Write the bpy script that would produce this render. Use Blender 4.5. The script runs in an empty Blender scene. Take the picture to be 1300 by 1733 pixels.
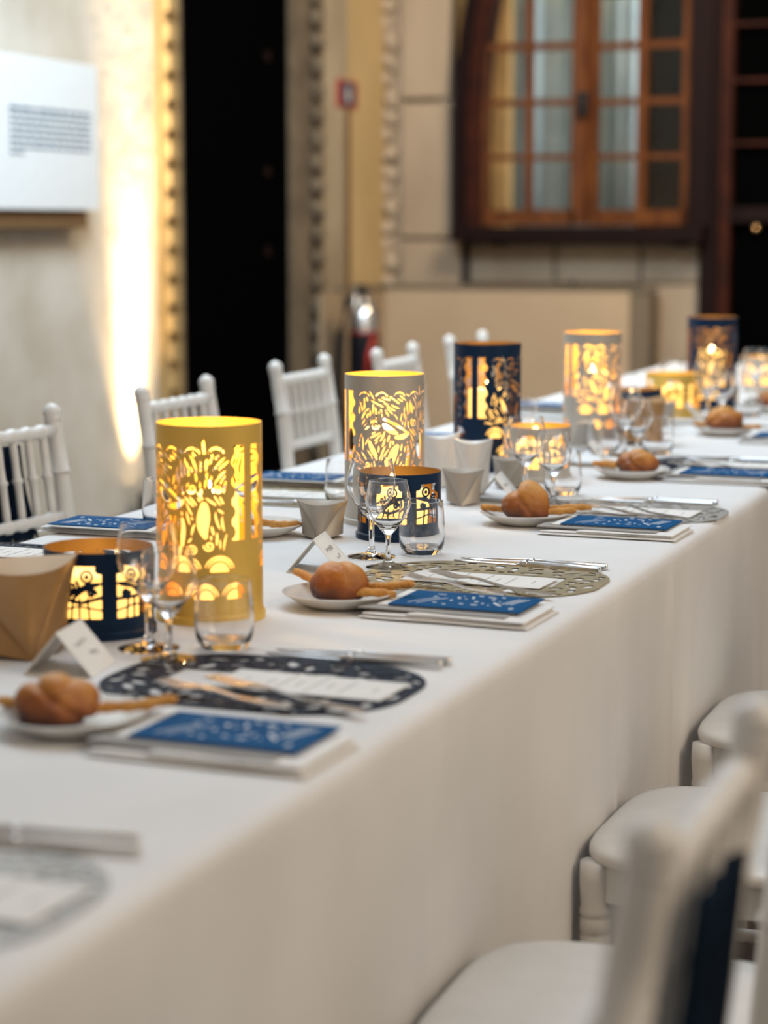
import bpy, bmesh, math, random
import numpy as np
from mathutils import Vector, Matrix, noise

# ------------------------------------------------------------------ camera, world, lights, exposure
IMG_W, IMG_H, FPX = 1300, 1733, 3545.0
TZ = 0.765                      # table top
CAM_H = TZ + 0.512
YAW, PITCH = math.radians(20.5), math.atan((866.5 - 380.0) / FPX)
scene = bpy.context.scene
COL = scene.collection
cam_d = bpy.data.cameras.new('camera'); cam = bpy.data.objects.new('camera', cam_d); COL.objects.link(cam)
cam.location = (0, 0, CAM_H)
cam.rotation_euler = (math.pi / 2 - PITCH, 0, YAW)
cam_d.sensor_fit = 'VERTICAL'; cam_d.sensor_height = 36.0; cam_d.sensor_width = 27.0
cam_d.lens = FPX / IMG_H * 36.0
cam_d.clip_start = 0.05; cam_d.clip_end = 60
cam_d.dof.use_dof = True; cam_d.dof.focus_distance = 3.2; cam_d.dof.aperture_fstop = 2.9
scene.camera = cam
scene.view_settings.view_transform = 'Standard'; scene.view_settings.look = 'None'
scene.view_settings.gamma = 1.0; scene.view_settings.use_curve_mapping = False
scene.view_settings.exposure = 0.0
scene.render.engine = 'CYCLES'
scene.cycles.use_denoising = True
scene.cycles.sample_clamp_indirect = 6.0
scene.cycles.max_bounces = 12; scene.cycles.transmission_bounces = 10; scene.cycles.transparent_max_bounces = 16
w = bpy.data.worlds.new('world'); scene.world = w; w.use_nodes = True
w.node_tree.nodes['Background'].inputs[0].default_value = (1.0, 0.88, 0.76, 1)
w.node_tree.nodes['Background'].inputs[1].default_value = 0.30

def aim(o, target):
    d = Vector(target) - Vector(o.location)
    o.rotation_euler = d.to_track_quat('-Z', 'Y').to_euler()
def area(name, loc, target, sx, sy, power, color):
    l = bpy.data.lights.new(name, 'AREA'); l.shape = 'RECTANGLE'; l.size = sx; l.size_y = sy
    l.energy = power; l.color = color
    o = bpy.data.objects.new(name, l); COL.objects.link(o); o.location = loc; aim(o, target); return o
COOL, WARM = (0.66, 0.83, 1.0), (1.0, 0.78, 0.52)
area('ceiling_daylight', (-2.6, 4.2, 4.2), (-1.6, 4.0, 0.7), 2.2, 6.5, 142, COOL)
area('hall_daylight', (-2.6, 6.0, 3.9), (-4.3, 7.2, 1.0), 1.0, 1.4, 160, (0.78, 0.91, 1.0))
area('warm_fill', (2.6, 2.0, 3.0), (-0.9, 3.2, 0.6), 2.0, 2.0, 66, (1.0, 0.80, 0.58))  # added warm fill for the cloth side, no actual lamp
area('end_wall_fill', (-1.0, 8.6, 4.0), (-1.2, 11.6, 1.2), 1.6, 0.8, 165, (1.0, 0.78, 0.53))  # unseen fill added to brighten the end wall
area('back_room_fill', (-1.3, 12.0, 3.6), (-1.2, 13.2, 1.8), 1.6, 0.4, 110, (0.85, 0.95, 1.0))  # unseen fill added to light the sheet behind the window

R3 = cam.rotation_euler.to_matrix(); CP = Vector(cam.location)
def ray(px, py): return R3 @ Vector(((px - 650) / FPX, -(py - 866.5) / FPX, -1.0))
def T(px, py, z=TZ):            # where the sight line through a pixel meets a level surface
    d = ray(px, py); t = (z - CP.z) / d.z; return CP + d * t
def XP(px, py, x):              # ... meets a wall x = const
    d = ray(px, py); t = (x - CP.x) / d.x; return CP + d * t
def YP(px, py, y):              # ... meets a wall y = const
    d = ray(px, py); t = (y - CP.y) / d.y; return CP + d * t

# ------------------------------------------------------------------ materials
MATS = {}
def mat(name, c1, c2=None, rough=0.5, metal=0.0, scale=20, bump=0.0, bscale=None, spec=0.5, emit=None, estr=0.0, sss=0.0, stretch=(1, 1, 1), detail=4):
    m = bpy.data.materials.new(name); m.use_nodes = True; nt = m.node_tree; b = nt.nodes['Principled BSDF']
    c2 = c2 or tuple(max(0, v * 0.88) for v in c1)
    tc = nt.nodes.new('ShaderNodeTexCoord'); mp = nt.nodes.new('ShaderNodeMapping'); mp.inputs['Scale'].default_value = stretch
    nt.links.new(tc.outputs['Object'], mp.inputs['Vector'])
    n = nt.nodes.new('ShaderNodeTexNoise'); n.inputs['Scale'].default_value = scale; n.inputs['Detail'].default_value = detail
    nt.links.new(mp.outputs[0], n.inputs['Vector'])
    r = nt.nodes.new('ShaderNodeValToRGB'); r.color_ramp.elements[0].position = 0.35; r.color_ramp.elements[1].position = 0.68
    r.color_ramp.elements[0].color = (*c2, 1); r.color_ramp.elements[1].color = (*c1, 1)
    nt.links.new(n.outputs['Fac'], r.inputs['Fac']); nt.links.new(r.outputs['Color'], b.inputs['Base Color'])
    b.inputs['Roughness'].default_value = rough; b.inputs['Metallic'].default_value = metal
    b.inputs['Specular IOR Level'].default_value = spec
    if sss: b.inputs['Subsurface Weight'].default_value = sss; b.inputs['Subsurface Radius'].default_value = (0.01, 0.006, 0.003)
    if emit: b.inputs['Emission Color'].default_value = (*emit, 1); b.inputs['Emission Strength'].default_value = estr
    if bump:
        n2 = nt.nodes.new('ShaderNodeTexNoise'); n2.inputs['Scale'].default_value = bscale or scale * 3; n2.inputs['Detail'].default_value = 6
        nt.links.new(mp.outputs[0], n2.inputs['Vector'])
        bp = nt.nodes.new('ShaderNodeBump'); bp.inputs['Strength'].default_value = bump; bp.inputs['Distance'].default_value = 0.01
        nt.links.new(n2.outputs['Fac'], bp.inputs['Height']); nt.links.new(bp.outputs[0], b.inputs['Normal'])
    MATS[name] = m; return m
def glassmat(name, col=(1, 1, 1), ior=1.47):
    m = bpy.data.materials.new(name); m.use_nodes = True; nt = m.node_tree; b = nt.nodes['Principled BSDF']
    b.inputs['Base Color'].default_value = (*col, 1); b.inputs['Transmission Weight'].default_value = 1.0
    b.inputs['Roughness'].default_value = 0.0; b.inputs['IOR'].default_value = ior
    MATS[name] = m; return m
def panemat(name):
    m = bpy.data.materials.new(name); m.use_nodes = True; nt = m.node_tree
    nt.nodes.remove(nt.nodes['Principled BSDF']); out = nt.nodes['Material Output']
    t = nt.nodes.new('ShaderNodeBsdfTransparent'); g = nt.nodes.new('ShaderNodeBsdfGlossy'); g.inputs['Roughness'].default_value = 0.03
    f = nt.nodes.new('ShaderNodeFresnel'); f.inputs['IOR'].default_value = 1.28
    mx = nt.nodes.new('ShaderNodeMixShader'); nt.links.new(f.outputs[0], mx.inputs[0]); nt.links.new(t.outputs[0], mx.inputs[1]); nt.links.new(g.outputs[0], mx.inputs[2])
    nt.links.new(mx.outputs[0], out.inputs[0]); MATS[name] = m; return m

M_cloth = mat('tablecloth_cotton', (0.80, 0.79, 0.78), (0.76, 0.75, 0.74), 0.9, bump=0.08, scale=6, bscale=260, spec=0.15)
M_napkin = mat('napkin_cotton', (0.86, 0.84, 0.81), (0.82, 0.80, 0.77), 0.9, bump=0.2, scale=20, bscale=400, spec=0.1)
M_paper = mat('card_paper', (0.84, 0.82, 0.78), (0.80, 0.78, 0.74), 0.8, bump=0.03, spec=0.2)
M_kraft = mat('grey_envelope_paper', (0.36, 0.34, 0.32), (0.32, 0.30, 0.28), 0.8)
M_bluecard = mat('blue_card_ink', (0.002, 0.085, 0.235), (0.002, 0.075, 0.21), 0.7, spec=0.08)
M_whiteink = mat('white_print', (0.70, 0.74, 0.76), None, 0.7)
M_greyink = mat('grey_print', (0.22, 0.21, 0.20), None, 0.8)
M_blueink = mat('blue_print', (0.05, 0.12, 0.20), None, 0.8)
M_pen = mat('pen_ink', (0.30, 0.29, 0.28), None, 0.8)
M_gold = mat('gold_leaf_interior', (0.90, 0.60, 0.14), (0.82, 0.53, 0.11), 0.45, 0.5)
M_goldp = mat('gold_painted_metal', (0.86, 0.56, 0.12), (0.80, 0.51, 0.10), 0.42, 0.4)
M_silver = mat('silver_beige_metal', (0.56, 0.51, 0.44), (0.52, 0.47, 0.40), 0.42, 0.45)
M_navy = mat('navy_painted_metal', (0.003, 0.024, 0.066), (0.002, 0.018, 0.054), 0.38, 0.0, spec=0.22)
M_candle = mat('glowing_wax', (0.9, 0.7, 0.35), None, 0.5, emit=(1.0, 0.56, 0.13), estr=2.0)
M_flame = mat('candle_light_tip', (1, 0.8, 0.4), None, 0.5, emit=(1.0, 0.72, 0.34), estr=30)
M_matnavy = mat('navy_leatherette', (0.006, 0.014, 0.032), None, 0.6, spec=0.15)
M_matgold = mat('antique_gold_leatherette', (0.38, 0.32, 0.20), (0.32, 0.26, 0.15), 0.40, 0.35)
M_matsilver = mat('silver_leatherette', (0.42, 0.41, 0.38), (0.36, 0.35, 0.33), 0.45, 0.15)
M_steel = mat('polished_steel', (0.72, 0.70, 0.68), (0.66, 0.64, 0.62), 0.26, 1.0)
M_china = mat('white_porcelain', (0.78, 0.76, 0.72), None, 0.18)
M_boxtaupe = mat('pearly_taupe_card', (0.40, 0.36, 0.31), (0.37, 0.33, 0.28), 0.42, 0.25, spec=0.5)
M_boxgold = mat('pearly_bronze_card', (0.40, 0.22, 0.085), (0.36, 0.195, 0.07), 0.42, 0.3)
M_boxwhite = mat('pearly_white_card', (0.84, 0.79, 0.73), (0.80, 0.75, 0.70), 0.30, 0.05)
M_chair = mat('white_resin', (0.78, 0.76, 0.73), (0.74, 0.72, 0.68), 0.35, bump=0.02)
M_navycloth = mat('navy_velvet', (0.002, 0.013, 0.032), (0.001, 0.007, 0.018), 0.9, spec=0.15, bump=0.6, bscale=90)
M_glass = glassmat('clear_glass')
M_pane = panemat('window_glass')
M_stick = mat('breadstick_crust', (0.74, 0.37, 0.09), (0.58, 0.24, 0.04), 0.7, scale=60, bump=0.5, bscale=160, sss=0.1)

def breadmat():
    m = bpy.data.materials.new('bread_crust'); m.use_nodes = True; nt = m.node_tree; b = nt.nodes['Principled BSDF']
    tc = nt.nodes.new('ShaderNodeTexCoord')
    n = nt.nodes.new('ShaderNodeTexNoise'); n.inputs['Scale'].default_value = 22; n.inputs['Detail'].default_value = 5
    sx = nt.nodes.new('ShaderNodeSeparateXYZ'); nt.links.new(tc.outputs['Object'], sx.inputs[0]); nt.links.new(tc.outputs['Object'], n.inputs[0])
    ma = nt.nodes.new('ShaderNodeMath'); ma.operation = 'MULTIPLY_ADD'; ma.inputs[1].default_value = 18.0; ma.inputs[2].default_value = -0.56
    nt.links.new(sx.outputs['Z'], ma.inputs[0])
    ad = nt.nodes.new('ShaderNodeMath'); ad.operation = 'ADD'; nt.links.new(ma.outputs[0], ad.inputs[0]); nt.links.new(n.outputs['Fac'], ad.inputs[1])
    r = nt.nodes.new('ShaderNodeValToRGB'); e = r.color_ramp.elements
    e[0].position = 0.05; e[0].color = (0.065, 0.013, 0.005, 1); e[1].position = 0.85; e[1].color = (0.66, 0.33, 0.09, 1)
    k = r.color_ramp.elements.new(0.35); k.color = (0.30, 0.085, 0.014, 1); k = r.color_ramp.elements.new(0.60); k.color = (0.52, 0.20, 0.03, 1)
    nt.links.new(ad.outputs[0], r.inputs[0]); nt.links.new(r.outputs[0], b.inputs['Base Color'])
    b.inputs['Roughness'].default_value = 0.5
    n2 = nt.nodes.new('ShaderNodeTexNoise'); n2.inputs['Scale'].default_value = 90; n2.inputs['Detail'].default_value = 6; nt.links.new(tc.outputs['Object'], n2.inputs[0])
    bp = nt.nodes.new('ShaderNodeBump'); bp.inputs['Strength'].default_value = 0.8; bp.inputs['Distance'].default_value = 0.004
    nt.links.new(n2.outputs['Fac'], bp.inputs['Height']); nt.links.new(bp.outputs[0], b.inputs['Normal'])
    return m
M_bread = breadmat()
M_floor = mat('brown_stone_floor', (0.045, 0.022, 0.014), (0.025, 0.012, 0.008), 0.45, scale=3, bump=0.1)
M_plaster = mat('pale_worn_plaster', (0.66, 0.63, 0.57), (0.50, 0.45, 0.37), 0.9, scale=2.2, bump=0.4, bscale=9, detail=8)
M_ochre = mat('ochre_plaster', (0.60, 0.44, 0.22), (0.53, 0.38, 0.18), 0.9, scale=2, bump=0.2, detail=6)
M_cream = mat('cream_patched_plaster', (0.50, 0.43, 0.31), (0.34, 0.27, 0.18), 0.9, scale=1.6, bump=0.3, detail=3)
M_stone = mat('pale_istrian_stone', (0.50, 0.41, 0.31), (0.38, 0.30, 0.22), 0.8, scale=3, bump=0.4, bscale=20, stretch=(1, 1, 0.3), detail=8)
M_stoned = mat('dark_weathered_stone', (0.20, 0.16, 0.11), (0.12, 0.095, 0.065), 0.9, scale=6, bump=0.7, bscale=24)
M_gilt = mat('ochre_carved_stone', (0.42, 0.30, 0.14), (0.32, 0.22, 0.09), 0.8, scale=8, bump=0.3)
M_wood = mat('reddish_window_wood', (0.18, 0.060, 0.012), (0.09, 0.025, 0.006), 0.5, spec=0.25, scale=8, stretch=(6, 6, 0.6), bump=0.2)
M_darkwood = mat('dark_window_wood', (0.014, 0.0035, 0.003), (0.006, 0.002, 0.002), 0.6, spec=0.15, scale=8, stretch=(6, 6, 0.6), bump=0.2)
M_darkwood2 = mat('mid_window_wood', (0.055, 0.013, 0.006), (0.028, 0.007, 0.004), 0.6, scale=8, spec=0.15)
M_black = mat('black_painted_wood', (0.0012, 0.0016, 0.0016), None, 0.95, spec=0.0)
M_blackmetal = mat('black_iron', (0.004, 0.004, 0.005), None, 0.5)
M_reflection = mat('pale_blue_reflection', (0.58, 0.68, 0.68), (0.42, 0.52, 0.54), 0.9, scale=3, bump=0.1)  # tone of the reflections imitated behind the window panes
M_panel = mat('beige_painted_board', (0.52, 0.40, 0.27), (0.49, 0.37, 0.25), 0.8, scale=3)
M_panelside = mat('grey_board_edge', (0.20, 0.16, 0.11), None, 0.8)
M_board = mat('white_display_board', (0.80, 0.84, 0.86), (0.78, 0.82, 0.84), 0.6)
M_brown = mat('brown_wooden_batten', (0.18, 0.10, 0.04), None, 0.7)
M_red = mat('red_enamel', (0.50, 0.035, 0.02), None, 0.35)
M_cyl = mat('black_extinguisher_enamel', (0.012, 0.013, 0.018), None, 0.3)
M_chrome = mat('dull_chrome', (0.66, 0.66, 0.66), None, 0.25, 0.9)
M_signnavy = mat('sign_dark_blue', (0.02, 0.04, 0.09), None, 0.5)
M_signwhite = mat('sign_white', (0.65, 0.60, 0.62), None, 0.5)
M_lamp = mat('uplight_lens', (1, 0.8, 0.5), None, 0.5, emit=(1.0, 0.72, 0.38), estr=25)

# ------------------------------------------------------------------ mesh helpers
class MB:
    def __init__(s): s.v = []; s.f = []; s.mi = []; s.sm = []
    def add(s, vs, fs, mi=0, smooth=False):
        o = len(s.v); s.v += [tuple(v) for v in vs]
        for f in fs: s.f.append(tuple(i + o for i in f)); s.mi.append(mi); s.sm.append(smooth)
        return s
    def box(s, c, d, rot=None, mi=0):
        c = Vector(c); h = Vector(d) / 2
        vs = [Vector((x * h.x, y * h.y, z * h.z)) for x in (-1, 1) for y in (-1, 1) for z in (-1, 1)]
        if rot: vs = [rot @ v for v in vs]
        return s.add([c + v for v in vs], [(0, 1, 3, 2), (4, 6, 7, 5), (0, 4, 5, 1), (2, 3, 7, 6), (0, 2, 6, 4), (1, 5, 7, 3)], mi)
    def span(s, a, b, mi=0):     # box between two corners
        a, b = Vector(a), Vector(b); return s.box((a + b) / 2, (abs(b.x - a.x), abs(b.y - a.y), abs(b.z - a.z)), None, mi)
    def lathe(s, prof, seg=32, mi=0, smooth=True, cap0=False, cap1=False, off=(0, 0, 0), M=None):
        vs = []; fs = []; n = len(prof)
        for i in range(seg):
            a = 2 * math.pi * i / seg; c, sn = math.cos(a), math.sin(a)
            for r, z in prof: vs.append(Vector((r * c, r * sn, z)))
        if M is not None: vs = [M @ v for v in vs]
        vs = [v + Vector(off) for v in vs]
        for i in range(seg):
            j = (i + 1) % seg
            for k in range(n - 1): fs.append((i * n + k, j * n + k, j * n + k + 1, i * n + k + 1))
        if cap0: fs.append(tuple(i * n for i in range(seg))[::-1])
        if cap1: fs.append(tuple(i * n + n - 1 for i in range(seg)))
        return s.add(vs, fs, mi, smooth)
    def turned(s, p0, p1, prof, seg=12, mi=0):   # prof: (t along 0..1, radius)
        p0, p1 = Vector(p0), Vector(p1); d = p1 - p0; L = d.length
        q = d.to_track_quat('Z', 'Y').to_matrix()
        return s.lathe([(r, t * L) for t, r in prof], seg, mi, True, True, True, p0, q)
    def tube(s, pts, r, seg=8, mi=0, cap=True):
        pts = [Vector(p) for p in pts]; rs = r if isinstance(r, (list, tuple)) else [r] * len(pts)
        vs = []; fs = []
        up = Vector((0, 0, 1))
        for i, p in enumerate(pts):
            d = (pts[min(i + 1, len(pts) - 1)] - pts[max(i - 1, 0)]).normalized()
            u = up if abs(d.z) < 0.9 else Vector((1, 0, 0))
            a = d.cross(u).normalized(); b = d.cross(a).normalized()
            for k in range(seg):
                t = 2 * math.pi * k / seg; vs.append(p + (a * math.cos(t) + b * math.sin(t)) * rs[i])
        for i in range(len(pts) - 1):
            for k in range(seg):
                k2 = (k + 1) % seg; fs.append((i * seg + k, i * seg + k2, (i + 1) * seg + k2, (i + 1) * seg + k))
        if cap: fs.append(tuple(range(seg))); fs.append(tuple((len(pts) - 1) * seg + k for k in range(seg))[::-1])
        return s.add(vs, fs, mi, True)
    def prism(s, poly, z0, z1, mi=0):
        n = len(poly); vs = [(x, y, z0) for x, y in poly] + [(x, y, z1) for x, y in poly]
        return s.add(vs, [tuple(range(n))[::-1], tuple(range(n, 2 * n))] + [(i, (i + 1) % n, n + (i + 1) % n, n + i) for i in range(n)], mi)
    def mesh(s, name, mats, angle=None, recalc=True):
        me = bpy.data.meshes.new(name); me.from_pydata(s.v, [], s.f)
        for m in (mats if isinstance(mats, (list, tuple)) else [mats]): me.materials.append(m)
        me.polygons.foreach_set('material_index', s.mi); me.polygons.foreach_set('use_smooth', s.sm)
        if recalc:
            bm = bmesh.new(); bm.from_mesh(me); bmesh.ops.recalc_face_normals(bm, faces=bm.faces); bm.to_mesh(me); bm.free()
        me.update()
        if angle:
            try: me.set_sharp_from_angle(angle=math.radians(angle))
            except Exception: pass
        return me
    def obj(s, name, mats, parent=None, loc=None, rotz=0, bevel=0, angle=None):
        o = bpy.data.objects.new(name, s.mesh(name, mats, angle)); COL.objects.link(o)
        if parent: o.parent = parent
        if loc is not None: o.location = loc
        if rotz: o.rotation_euler.z = rotz
        if bevel:
            b = o.modifiers.new('bevel', 'BEVEL'); b.width = bevel; b.segments = 2; b.limit_method = 'ANGLE'
        return o
def tag(o, label=None, cat=None, group=None, kind=None):
    if label: o['label'] = label
    if cat: o['category'] = cat
    if group: o['group'] = group
    if kind: o['kind'] = kind
    return o
def empty(name, loc, rotz=0, label=None, cat=None, group=None):
    o = bpy.data.objects.new(name, None); o.empty_display_size = 0.05; COL.objects.link(o)
    o.location = loc; o.rotation_euler = (0, 0, rotz); return tag(o, label, cat, group)
def link(name, me, parent=None, loc=(0, 0, 0), rot=(0, 0, 0)):
    o = bpy.data.objects.new(name, me); COL.objects.link(o); o.location = loc; o.rotation_euler = rot
    if parent: o.parent = parent
    return o
def copy_tree(o, parent=None):
    c = o.copy(); COL.objects.link(c); c.parent = parent
    for ch in list(o.children): copy_tree(ch, c)
    return c
def setmat(o, i, m):
    s = o.material_slots[i]; s.link = 'OBJECT'; s.material = m

# ------------------------------------------------------------------ cut-work patterns
class Field:                    # scalar field on a grid: > 0 where the pattern is
    def __init__(s, W, H, res, wrap=False):
        s.W, s.H, s.res, s.wrap = W, H, res, wrap
        s.nu = int(round(W / res)); s.nv = int(round(H / res))
        u = np.linspace(0, W, s.nu + 1); v = np.linspace(0, H, s.nv + 1)
        s.U, s.V = np.meshgrid(u, v, indexing='ij'); s.g = np.full(s.U.shape, -1.0)
    def du(s, u0):
        d = s.U - u0
        if s.wrap: d = (d + s.W / 2) % s.W - s.W / 2
        return d
    def stroke(s, pts, w):
        out = np.full(s.U.shape, -1.0); n = len(pts)
        for i in range(n - 1):
            (x0, y0), (x1, y1) = pts[i], pts[i + 1]
            w0 = w(i / (n - 1)) if callable(w) else w; w1 = w((i + 1) / (n - 1)) if callable(w) else w
            R = max(w0, w1) + 0.006 + math.hypot(x1 - x0, y1 - y0)
            dx = s.du(x0); dy = s.V - y0
            m = (np.abs(dx) < R) & (np.abs(dy) < R)
            if not m.any(): continue
            ex, ey = x1 - x0, y1 - y0; L2 = ex * ex + ey * ey + 1e-12
            t = np.clip((dx[m] * ex + dy[m] * ey) / L2, 0, 1)
            out[m] = np.maximum(out[m], (w0 + (w1 - w0) * t) - np.hypot(dx[m] - t * ex, dy[m] - t * ey))
        return out
    def disc(s, x, y, r, half=None):
        d = r - np.hypot(s.du(x), s.V - y)
        if half: d = np.minimum(d, (s.V - y))
        return d
    def rect(s, x0, x1, y0, y1):
        c = (x0 + x1) / 2; return np.minimum((x1 - x0) / 2 - np.abs(s.du(c)), np.minimum(s.V - y0, y1 - s.V))
    def put(s, f): s.g = np.maximum(s.g, f)
    def cut(s, f): s.g = np.minimum(s.g, -f)
    def trial(s, f, gap):       # add only where it keeps a bridge of metal around
        m = f > -gap
        if (s.g[m] > -gap * 0.3).any(): return False
        s.put(f); return True
    def polys(s, inside):       # marching squares, keeps the region inside < 0
        g = inside.copy(); g[np.abs(g) < 1e-7] = 1e-7
        vid = {}; V = []; F = []; res = s.res; nu, nv = s.nu, s.nv
        def node(i, j):
            ii = i % nu if s.wrap else i; k = (ii, j)
            if k not in vid: vid[k] = len(V); V.append((s.U[ii, j], s.V[ii, j]))
            return vid[k]
        def edge(a, b):
            A = (a[0] % nu, a[1]) if s.wrap else a; B = (b[0] % nu, b[1]) if s.wrap else b
            k = ('e',) + tuple(sorted((A, B)))
            if k not in vid:
                ga, gb = g[a], g[b]; t = min(0.95, max(0.05, ga / (ga - gb)))
                vid[k] = len(V); V.append((s.U[a] + (s.U[b] - s.U[a]) * t, s.V[a] + (s.V[b] - s.V[a]) * t))
            return vid[k]
        neg = g < 0
        for i in range(nu):
            for j in range(nv):
                c = ((i, j), (i + 1, j), (i + 1, j + 1), (i, j + 1)); q = [neg[k] for k in c]
                n = sum(q)
                if n == 0: continue
                if n == 4: F.append(tuple(node(*k) for k in c)); continue
                p = []
                for k in range(4):
                    a, b = c[k], c[(k + 1) % 4]
                    if q[k]: p.append(node(*a))
                    if q[k] != q[(k + 1) % 4]: p.append(edge(a, b))
                if len(p) >= 3: F.append(tuple(p))
        return V, F
def rims(F):
    cnt = {}
    for f in F:
        for i in range(len(f)):
            a, b = f[i], f[(i + 1) % len(f)]
            if (b, a) in cnt: cnt[(b, a)] = None
            else: cnt[(a, b)] = True
    return [k for k, v in cnt.items() if v]
def shell(V, F, outer, inner, name, mats):
    n = len(V); vs = [outer(*p) for p in V] + [inner(*p) for p in V]
    fs = list(F); mi = [0] * len(F)
    fs += [tuple(i + n for i in f[::-1]) for f in F]; mi += [1] * len(F)
    for a, b in rims(F): fs.append((b, a, a + n, b + n)); mi.append(0)
    me = bpy.data.meshes.new(name); me.from_pydata(vs, [], fs)
    for m in mats: me.materials.append(m)
    mi += [0] * (len(fs) - len(mi)); me.polygons.foreach_set('material_index', mi); me.update(); return me
def curl(x, y, a, L, k0, k1, n=9):
    pts = [(x, y)]
    for i in range(n - 1):
        a += (k0 + (k1 - k0) * i / (n - 1)) * L / n; x += math.cos(a) * L / n; y += math.sin(a) * L / n; pts.append((x, y))
    return pts
def spiral(x, y, r, turns, a0, sgn=1, n=22):
    return [(x + math.cos(a0 + sgn * t * turns * 6.283) * r * (1 - 0.82 * t), y + math.sin(a0 + sgn * t * turns * 6.283) * r * (1 - 0.82 * t)) for t in [i / (n - 1) for i in range(n)]]
def arc(x, y, r, a0, a1, n=9): return [(x + r * math.cos(a0 + (a1 - a0) * i / (n - 1)), y + r * math.sin(a0 + (a1 - a0) * i / (n - 1))) for i in range(n)]
taper = lambda w: (lambda t: w * (0.45 + 0.75 * math.sin(math.pi * min(1, t * 0.9 + 0.1))))

LR, LH, SH = 0.069, 0.252, 0.104
def tall_pattern():
    rnd = random.Random(4); W = 2 * math.pi * LR; F = Field(W, LH, 0.00125, True)
    for p in range(2):
        u0 = W * (p + 0.5) / 2; e = 0.086           # figure centre and half width
        for sgn in (-1, 1):                          # open slots beside the post, wavy towards the figure
            slot = F.rect(u0 + sgn * (e + 0.006) - 0.0095, u0 + sgn * (e + 0.006) + 0.0095, 0.104, 0.226)
            for k in range(5): slot = np.minimum(slot, -(F.disc(u0 + sgn * (e - 0.0085), 0.115 + k * 0.026, 0.0105)))
            F.put(slot)
        for k in range(5): F.put(F.stroke(arc(u0 + (k - 2) * 0.031, 0.213, 0.011, 0.4, 2.74), taper(0.0011)))
        F.put(F.stroke(spiral(u0 - 0.042, 0.168, 0.0090, 1.6, 2.5, -1), 0.0012))
        F.put(F.stroke(curl(u0 - 0.030, 0.180, -0.2, 0.060, -16, 4, 12), taper(0.0020)))
        F.put(F.stroke(curl(u0 - 0.026, 0.169, -0.75, 0.030, 6, 26), taper(0.0044)))
        F.put(F.stroke(curl(u0 - 0.006, 0.148, -0.1, 0.030, 20, 46), taper(0.0036)))
        F.put(F.stroke(curl(u0 + 0.046, 0.150, -1.5, 0.044, -20, 40, 12), taper(0.0070)))
        F.put(F.stroke(curl(u0 - 0.004, 0.132, -2.3, 0.042, 30, -10, 12), taper(0.0058)))
        F.put(F.stroke(curl(u0 + 0.016, 0.132, -1.2, 0.054, -34, 30, 14), taper(0.0030)))
        F.put(F.stroke(curl(u0 - 0.052, 0.140, -1.4, 0.036, 30, -20, 10), taper(0.0034)))
        for sx_, sy_, sr, sg_ in ((0.030, 0.172, 0.0075, 1), (-0.030, 0.094, 0.0085, -1), (0.052, 0.098, 0.0070, 1), (-0.058, 0.100, 0.006, 1), (0.030, 0.092, 0.0065, -1), (0.064, 0.170, 0.006, -1)):
            F.trial(F.stroke(spiral(u0 + sx_, sy_, sr, 1.4, 1.0 + sx_ * 40, sg_), 0.0011), 0.0014)
        # fans of concentric arcs along the foot
        for cx, cy in ((-0.0873, 0.064), (-0.0436, 0.064), (0, 0.064), (0.0436, 0.064), (-0.0655, 0.028), (-0.0218, 0.028), (0.0218, 0.028), (0.0655, 0.028), (0.109, 0.064), (0.109, 0.028)):
            if abs(cx) > 0.1: continue
            F.put(F.disc(u0 + cx + 0.0218, cy, 0.0125, True))
            for r in (0.0160, 0.0198): F.put(F.stroke(arc(u0 + cx + 0.0218, cy, r, 0.25, 2.89, 13), taper(0.00115)))
        # engraved mane: many short flowing strokes that never touch
        n = 0
        for t in range(2600):
            x = rnd.uniform(-e + 0.012, e - 0.012); y = rnd.uniform(0.090, 0.220)
            a = 1.57 + 0.9 * math.sin(34 * x + 22 * (y - 0.15)) + 0.5 * math.sin(70 * (y - 0.1) - 20 * x) - 0.35 * math.copysign(1, x)
            L_ = rnd.uniform(0.014, 0.030) if t < 900 else rnd.uniform(0.006, 0.016)
            if F.trial(F.stroke(curl(u0 + x, y, a, L_, rnd.uniform(-34, 34), rnd.uniform(-34, 34), 6), taper(rnd.uniform(0.0009, 0.0014))), 0.0013): n += 1
            if n > 105: break
    return F
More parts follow.
